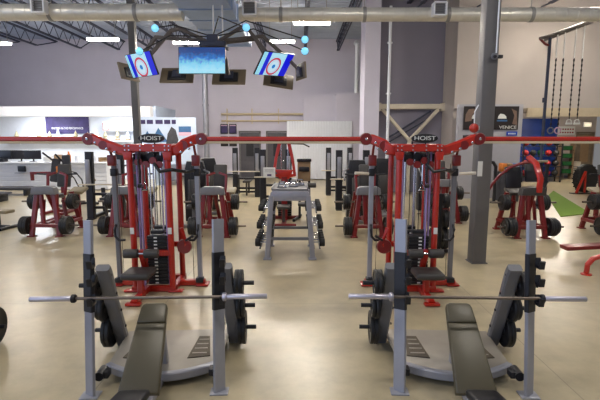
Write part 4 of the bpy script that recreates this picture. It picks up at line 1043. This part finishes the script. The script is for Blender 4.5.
for r, z in enumerate((2.95, 2.2)):
    for c, x in enumerate((-4.6, -4.08)):
        t = thing('framed_poster', '%s %s of four dark framed posters on the rear wall' % (('upper', 'lower')[r], ('left', 'right')[c]), 'poster', (x, 27.06, z), 0, 'four posters on the rear wall')
        b = B(); b.box((0, 0, 0), (0.46, 0.04, 0.6), bev=0.008); b.obj('frame', 'black', t)
        b = B(); b.box((0, -0.024, -0.02), (0.38, 0.008, 0.46)); b.obj('print', 'purple' if r == 0 else 'poster', t)
        b = B(); b.box((0, -0.028, 0.2), (0.36, 0.006, 0.05)); b.obj('caption', 'pink', t)

# ------------------------------------------------------------------ white triangular truss and wall posters on the right
t = thing('wall_truss', 'cream triangular steel truss in the dark recess above the right tower', 'truss', (4.75, 19.3, 0))
b = B(); b.bar([(-1.35, 0, 3.74), (1.4, 0, 3.74)], 0.16, 0.22); b.box((-1.38, 0.05, 3.72), (0.22, 0.3, 0.34)); b.box((1.43, 0.05, 3.72), (0.2, 0.3, 0.34)); b.obj('top_beam', 'offwhite', t)
b = B(); b.bar([(-1.2, 0, 3.62), (0.0, 0, 2.3)], 0.14, 0.15, (0, 1, 0)); b.bar([(1.2, 0, 3.62), (0.0, 0, 2.3)], 0.14, 0.15, (0, 1, 0)); b.obj('diagonal_brace', 'offwhite', t)
b = B(); b.bar([(-1.15, 0.08, 2.25), (0.9, 0.08, 3.55)], 0.07, 0.1, (0, 1, 0)); b.bar([(-0.9, 0.1, 2.2), (1.1, 0.1, 3.4)], 0.05, 0.06, (0, 1, 0)); b.obj('stay', 'steel', t)
b = B(); b.bar([(0.0, 0, 0.0), (0.0, 0, 2.3)], 0.14, 0.14, (0, 1, 0)); b.obj('post', 'offwhite', t)
def wall_poster(x0, x1, z0, z1, lab, left):
    cx, cz = (x0 + x1) / 2, (z0 + z1) / 2
    t = thing('wall_poster', lab, 'poster', (cx, 17.44, cz), 0)
    w, h = x1 - x0, z1 - z0
    b = B(); b.box((0, 0, 0), (w, 0.03, h)); b.obj('sheet', 'poster', t)
    b = B()
    b.prism([(-0.3 * w, 0.38 * h), (-0.08 * w, 0.4 * h), (0.08 * w, 0.3 * h), (0.02 * w, 0.18 * h), (-0.12 * w, 0.2 * h), (-0.16 * w, -0.12 * h), (-0.44 * w, -0.16 * h), (-0.42 * w, 0.15 * h)], 0.008, (0, -0.016, 0), (1, 0, 0), (0, 0, 1)) if left else b.prism([(0.25 * w, 0.4 * h), (0.42 * w, 0.3 * h), (0.46 * w, -0.3 * h), (0.3 * w, -0.25 * h), (0.36 * w, 0.1 * h)], 0.008, (0, -0.016, 0), (1, 0, 0), (0, 0, 1))
    b.obj('figure_print', 'skin', t)
    b = B(); ex = 0.03 * w if left else -0.04 * w
    b.prism([(-0.17, -0.07), (0.17, -0.07), (0.15, 0.02), (0.06, 0.1), (-0.08, 0.12), (-0.15, 0.03)], 0.008, (ex, -0.026, 0.05 * h), (1, 0, 0), (0, 0, 1)); b.obj('white_emblem', 'paper', t)
    return t
wall_poster(6.38, 7.28, 2.72, 3.62, 'dark wall poster with a figure and a white emblem, left of the column', True)
v = wall_poster(7.32, 8.52, 2.72, 3.62, 'dark wall poster with the word VENICE, right of the column', False)
text('lettering', 'VENICE', 0.17, 'paper', v, (0.2, -0.024, -0.36), sx=1.2)
b = B(); b.box((-0.04, -0.02, -0.1), (0.4, 0.01, 0.06)); b.obj('subtitle', 'teal', v)
t = thing('small_sign', 'small blue sign with white lettering under the VENICE poster', 'sign', (8.3, 17.44, 2.57))
b = B(); b.box((0, 0, 0), (0.42, 0.03, 0.16), bev=0.005); b.obj('plate', 'signblue', t)
b = B()
for i in range(6): b.box((-0.13 + i * 0.05, -0.018, 0), (0.03, 0.006, 0.06))
b.obj('print', 'paper', t)
t = thing('dark_sign', 'small dark framed sign under the left poster', 'sign', (6.7, 17.44, 2.38))
b = B(); b.box((0, 0, 0), (0.62, 0.03, 0.26), bev=0.005); b.obj('plate', 'poster', t)
# fittings on the big column
t = thing('alarm_bell', 'round red bell bracketed to the left side of the big column', 'alarm', (3.2, 8.2, 2.58))
b = B(); b.ball((0, 0, 0), 0.075, 16); b.lathe([(0.085, -0.012), (0.085, 0.012)], (0, 0, 0), (0, 1, 0)); b.obj('gong', 'red', t)
b = B(); b.tube([(0.0, 0.0, 0.06), (0.0, 0.0, 0.3), (0.07, 0.02, 0.42)], 0.01, 6); b.box((0.06, 0.06, 0.0), (0.12, 0.03, 0.06)); b.obj('bracket', 'white', t)
t = thing('security_camera', 'small camera on the front of the big column, at the end of a white conduit', 'camera', (3.5, 8.18, 3.86))
b = B(); b.lathe([(0.0, 0), (0.05, 0), (0.06, 0.03), (0.06, 0.09), (0, 0.1)], (0, 0.03, 0), (-0.3, -1, -0.2), 14); b.obj('dome', 'grey', t)
b = B(); b.lathe([(0, 0), (0.035, 0.0), (0.03, 0.03), (0, 0.04)], (-0.03, -0.065, -0.02), (-0.3, -1, -0.2), 12); b.obj('lens', 'black', t)
b = B(); b.box((0.07, -0.03, -0.02), (0.1, 0.08, 0.06), bev=0.01); b.obj('junction_box', 'black', t)
b = B(); b.tube([(0.02, 0.0, 0.05), (0.02, 0.0, 3.8)], 0.014, 8); b.obj('conduit', 'white', t)

# ------------------------------------------------------------------ gym ring rig, upper right
t = thing('ring_rig', 'steel arm and post carrying the ring straps below the right duct', 'rig', (8.2, 15.0, 0))
b = B(); b.bar([(-0.35, 0, 5.62), (0.0, 0.02, 5.72), (1.35, 0.1, 6.2), (1.4, 2.94, 6.2)], 0.1, 0.1); b.obj('arm', 'armpaint', t)
b = B(); b.bar([(0.0, 0.02, 5.66), (0.0, 0.02, 2.5), (0.0, 0.02, 0.03)], 0.08, 0.08, (0, 1, 0)); b.box((0, 0.02, 0.015), (0.25, 0.25, 0.03)); b.box((-0.06, 0.0, 3.65), (0.1, 0.06, 0.16), bev=0.01); b.obj('post', 'steel', t)
b = B(); b.bar([(-0.35, 0, 5.62), (-0.15, 0.0, 5.45), (0.0, 0.02, 5.4)], 0.06, 0.06, (0, 1, 0)); b.obj('hook_end', 'dkred', t)
for x, ring, lab in ((8.46, 1, 'leftmost hanging chain, ending in a grey gym ring'), (8.71, 1, 'second hanging chain, ending in a red and white gym ring'), (9.08, 0, 'third hanging chain from the left, ending in a white stirrup'), (9.36, 0, 'rightmost hanging chain, ending in a white stirrup')):
    zt = 5.72 + (x - 8.2) / 1.35 * 0.48 - 0.02
    t = thing('ring_strap', lab, 'gym ring', (x, 15.03 + (x - 8.2) * 0.06, 0), 0, 'ring straps')
    b = B(); b.box((0, 0, (zt + 5.0) / 2), (0.035, 0.012, zt - 5.0)); b.obj('webbing', 'paper', t)
    b = B(); z = 5.0; i = 0
    end = 2.75 if ring else 3.02
    b.tube([(0, 0, 5.02), (0, 0, end)], 0.014, 6)
    while z > end + 0.06:
        b.lathe([(0.012, -0.05), (0.026, -0.03), (0.026, 0.03), (0.012, 0.05)], (0, 0, z - 0.05), (0, 0, 1), 8); z -= 0.16
    b.obj('chain', 'strap', t)
    if ring:
        b = B(); b.tube([(0.1 * math.cos(a * PI / 10), 0, 2.65 + 0.1 * math.sin(a * PI / 10)) for a in range(20)], 0.02, 8, (0, 1, 0.01), closed=True); b.obj('ring', 'pink' if x > 8.6 else 'grey', t)
    else:
        b = B(); b.bar([(-0.1, 0, 2.88), (0.1, 0, 2.88)], 0.06, 0.06); b.tube([(-0.09, 0, 2.9), (-0.06, 0, 3.0), (0, 0, 3.03), (0.06, 0, 3.0), (0.09, 0, 2.9)], 0.014, 6); b.obj('stirrup', 'paper', t)

# ------------------------------------------------------------------ room under the right bulkhead
t = thing('wall_mat', 'tall blue mat panel on the rear wall behind the medicine balls', 'mat', (14.4, 26.9, 0))
b = B(); b.box((0, 0, 1.8), (2.25, 0.12, 3.5), bev=0.02); b.obj('panel', 'blue', t)
d = struct('door_3', B().box((17.35, 27.06, 1.35), (0.85, 0.08, 2.6)), 'doorb')
b = B(); b.box((17.35, 27.01, 1.7), (0.5, 0.02, 1.5)); b.obj('door_pane', 'tan', d)
b = B(); b.box((16.88, 27.05, 1.38), (0.1, 0.14, 2.76)); b.box((17.82, 27.05, 1.38), (0.1, 0.14, 2.76)); b.box((17.35, 27.05, 2.72), (1.04, 0.14, 0.1)); b.obj('door_frame', 'doorb', d)
b = B(); b.box((17.45, 27.0, 2.25), (0.28, 0.02, 0.18)); tag(b.obj('door_sign', 'paper'), 'small white sign on the brown door at the far right', 'sign')
t = thing('exit_lamp', 'small lit box lamp on the wall above the brown door', 'lamp', (17.4, 26.98, 3.2))
b = B(); b.box((0, 0.06, 0), (0.5, 0.1, 0.3), bev=0.02); b.obj('case', 'white', t)
b = B(); b.box((0, 0.0, 0), (0.42, 0.03, 0.22), bev=0.01); b.obj('diffuser', 'lampbox', t)
t = thing('lettering_sign', 'white wall sign with red print left of the brown door', 'sign', (16.2, 27.06, 2.85))
b = B(); b.box((0, 0, 0), (1.0, 0.03, 0.5)); b.obj('board', 'paper', t)
b = B()
for z in (-0.12, 0.08):
    for i in range(6): b.box((-0.38 + i * 0.15, -0.02, z), (0.09, 0.01, 0.08))
b.obj('red_print', 'redball', t)
t = thing('wall_cabinet', 'white vented cabinet on the floor left of the brown door', 'cabinet', (16.45, 26.6, 0))
b = B(); b.box((0, 0, 0.58), (0.7, 0.5, 0.85), bev=0.02); b.obj('body', 'offwhite', t)
b = B()
for i in range(4): b.box((0, -0.26, 0.35 + i * 0.12), (0.5, 0.02, 0.03))
b.obj('vent', 'grey', t)
for s in (-0.28, 0.28):
    b = B(); b.box((s, 0, 0.08), (0.06, 0.44, 0.16)); b.obj('foot', 'grey', t)
t = thing('fire_extinguisher', 'red fire extinguisher standing on the white cabinet', 'extinguisher', (16.4, 26.6, 1.005))
b = B(); b.lathe([(0, 0), (0.09, 0), (0.095, 0.02), (0.095, 0.42), (0.04, 0.52), (0.03, 0.56), (0, 0.56)], (0, 0, 0)); b.obj('tank', 'red', t)
b = B(); b.box((0.03, 0, 0.6), (0.16, 0.04, 0.06)); b.tube([(0.02, 0, 0.58), (0.13, 0, 0.5), (0.12, 0, 0.2)], 0.012, 6); b.obj('nozzle', 'black', t)
t = thing('ball_rack', 'dark shelf rack of medicine balls before the blue mat', 'rack', (13.2, 24.3, 0))
for s in (-1.05, 1.05):
    for y in (-0.25, 0.25):
        b = B(); b.box((s, y, 1.1), (0.06, 0.06, 2.2)); b.obj('post', 'black', t)
for z in (0.3, 0.85, 1.4, 1.95):
    b = B(); b.box((0, 0, z), (2.1, 0.5, 0.04)); b.obj('shelf', 'black', t)
cols = [('redball', 'red'), ('rubber', 'black'), ('green', 'green')]
k = 0
for zi, (z, zn) in enumerate(((0.32, 'lowest'), (0.87, 'second'), (1.42, 'third'), (1.97, 'top'))):
    for i, pn in enumerate(('leftmost', 'second', 'middle', 'fourth', 'rightmost')):
        mm, cn = cols[(k * 7 + zi) % 3]; k += 1
        r = 0.17
        b = B(); b.ball((0, 0, r), r, 18)
        b.lathe([(r * 0.99, -0.01), (r * 1.01, -0.006), (r * 1.01, 0.006), (r * 0.99, 0.01)], (0, 0, r), (0.3, 0.2, 1), 20)
        tag(b.obj('medicine_ball', mm, None, (12.36 + i * 0.42, 24.25, z)), '%s ball in the row, %s, on the %s shelf of the ball rack' % (pn, cn, zn), 'medicine ball', 'medicine balls on the rack')
t = thing('shelf_unit', 'narrow shelf with green trays left of the white cabinet', 'shelf', (15.65, 26.0, 0))
for s in (-0.35, 0.35):
    b = B(); b.box((s, 0, 1.05), (0.05, 0.4, 2.1)); b.obj('side', 'tan', t)
for z in (0.35, 0.8, 1.25, 1.7):
    b = B(); b.box((0, 0, z), (0.66, 0.4, 0.03)); b.obj('shelf', 'black', t)
for z, n in ((0.365, 'lowest'), (0.815, 'second'), (1.265, 'third'), (1.715, 'top')):
    b = B(); b.box((0, 0, 0.015), (0.5, 0.34, 0.03)); b.box((0, -0.16, 0.11), (0.5, 0.03, 0.22)); b.box((0, 0.16, 0.11), (0.5, 0.03, 0.22)); b.box((-0.24, 0, 0.11), (0.03, 0.34, 0.22)); b.box((0.24, 0, 0.11), (0.03, 0.34, 0.22))
    tag(b.obj('tray', 'green', None, (15.65, 26.0, z)), 'dark green tray on the %s board of the narrow shelf' % n, 'tray', 'green trays on the narrow shelf')
t = thing('laundry_bin', 'tall dark bin with folded towels, in front of the VENICE poster wall', 'bin', (7.8, 16.5, 0))
b = B(); b.prism([(-0.32, 0.05), (0.32, 0.05), (0.42, 1.15), (-0.42, 1.15)], 0.6, (0, 0.3, 0), (1, 0, 0), (0, 0, 1), 0.03); b.obj('body', 'cloth', t)
for s in (-1, 1):
    b = B(); b.cyl((s * 0.25, -0.02, 0.05), (s * 0.25, 0.02, 0.05), 0.05); b.obj('caster', 'black', t)
for x, m, n in ((-0.2, 'orange', 'orange'), (0.02, 'tan', 'tan'), (0.22, 'teal', 'blue')):
    b = B(); b.box((0, 0, 0.16), (0.19, 0.4, 0.32), bev=0.06, seg=3)
    tag(b.obj('towel', m, None, (7.8 + x, 16.5, 1.15)), 'folded %s towel standing in the tall dark bin' % n, 'towel', 'towels in the bin')
t = thing('tractor_tyre', 'large black tyre standing by the right photo edge', 'tyre', (12.75, 19.6, 0.62), 0.3)
b = B(); b.lathe([(0.3, -0.12), (0.42, -0.17), (0.56, -0.16), (0.62, -0.1), (0.62, 0.1), (0.56, 0.16), (0.42, 0.17), (0.3, 0.12)], (0, 0, 0), (0, 1, 0), 32)
b.obj('carcass', 'rubber', t)
b = B()
for i in range(20):
    a = 2 * PI * i / 20
    b.box((0.61 * math.cos(a), 0, 0.61 * math.sin(a)), (0.05, 0.28, 0.05), rot=(0, -a, 0))
b.obj('tread', 'rubber', t)
t = thing('prop_stand', 'red prop leaning in front of the black tyre', 'stand', (12.3, 18.9, 0))
b = B(); b.bar([(-0.35, 0, 0.03), (0.15, 0.25, 0.95)], 0.1, 0.08); b.bar([(0.15, 0.25, 0.95), (0.2, 0.3, 0.03)], 0.07, 0.07, (0, 1, 0)); b.obj('frame', 'red', t)
b = B(); b.box((-0.1, 0.1, 0.015), (0.8, 0.3, 0.03)); b.obj('base', 'black', t)
b = B(); b.prism([(8.0, 13.3), (9.3, 13.9), (11.6, 20.0), (10.2, 18.0)], 0.02, (0, 0, 0.0)); o = b.obj('turf_strip', 'turf'); tag(o, 'green artificial turf strip on the floor at the right', 'turf')
b = B(); b.tube([(7.25, 16.3, 0.04), (7.25, 16.3, 1.35), (7.15, 16.3, 1.5), (6.95, 16.3, 1.54)], 0.06); b.lathe([(0.14, 0), (0.14, 0.03), (0.06, 0.05)], (7.25, 16.3, 0.0)); tag(b.obj('bent_post', 'black'), 'black bent pipe post right of the big column', 'post')

# ------------------------------------------------------------------ camera, world, output
cam = bpy.data.cameras.new('camera')
cam.sensor_width = 36; cam.lens = 36 * 440 / 600
co = bpy.data.objects.new('camera', cam); C.objects.link(co)
co.location = (0, 0, 2.4)
co.rotation_euler = (PI / 2 - math.atan(62 / 440), 0, 0)
S.camera = co
w = bpy.data.worlds.new('world'); S.world = w; w.use_nodes = True
nt = w.node_tree
bg = nt.nodes['Background']
tc = nt.nodes.new('ShaderNodeTexCoord'); sp = nt.nodes.new('ShaderNodeSeparateXYZ'); mr = nt.nodes.new('ShaderNodeMapRange')
nt.links.new(tc.outputs['Generated'], sp.inputs[0]); nt.links.new(sp.outputs['X'], mr.inputs[0])
mr.inputs[1].default_value = -0.9; mr.inputs[2].default_value = 0.2      # daylight comes in from the open glazed left side
cr = nt.nodes.new('ShaderNodeValToRGB'); nt.links.new(mr.outputs[0], cr.inputs['Fac'])
cr.color_ramp.elements[0].color = (1.9, 2.3, 3.2, 1); cr.color_ramp.elements[1].color = (0.34, 0.34, 0.35, 1)
nt.links.new(cr.outputs['Color'], bg.inputs['Color'])
bg.inputs[1].default_value = 1.0
S.view_settings.view_transform = 'Standard'
S.view_settings.look = 'None'
S.view_settings.gamma = 1
S.view_settings.use_curve_mapping = False
S.view_settings.exposure = -0.85
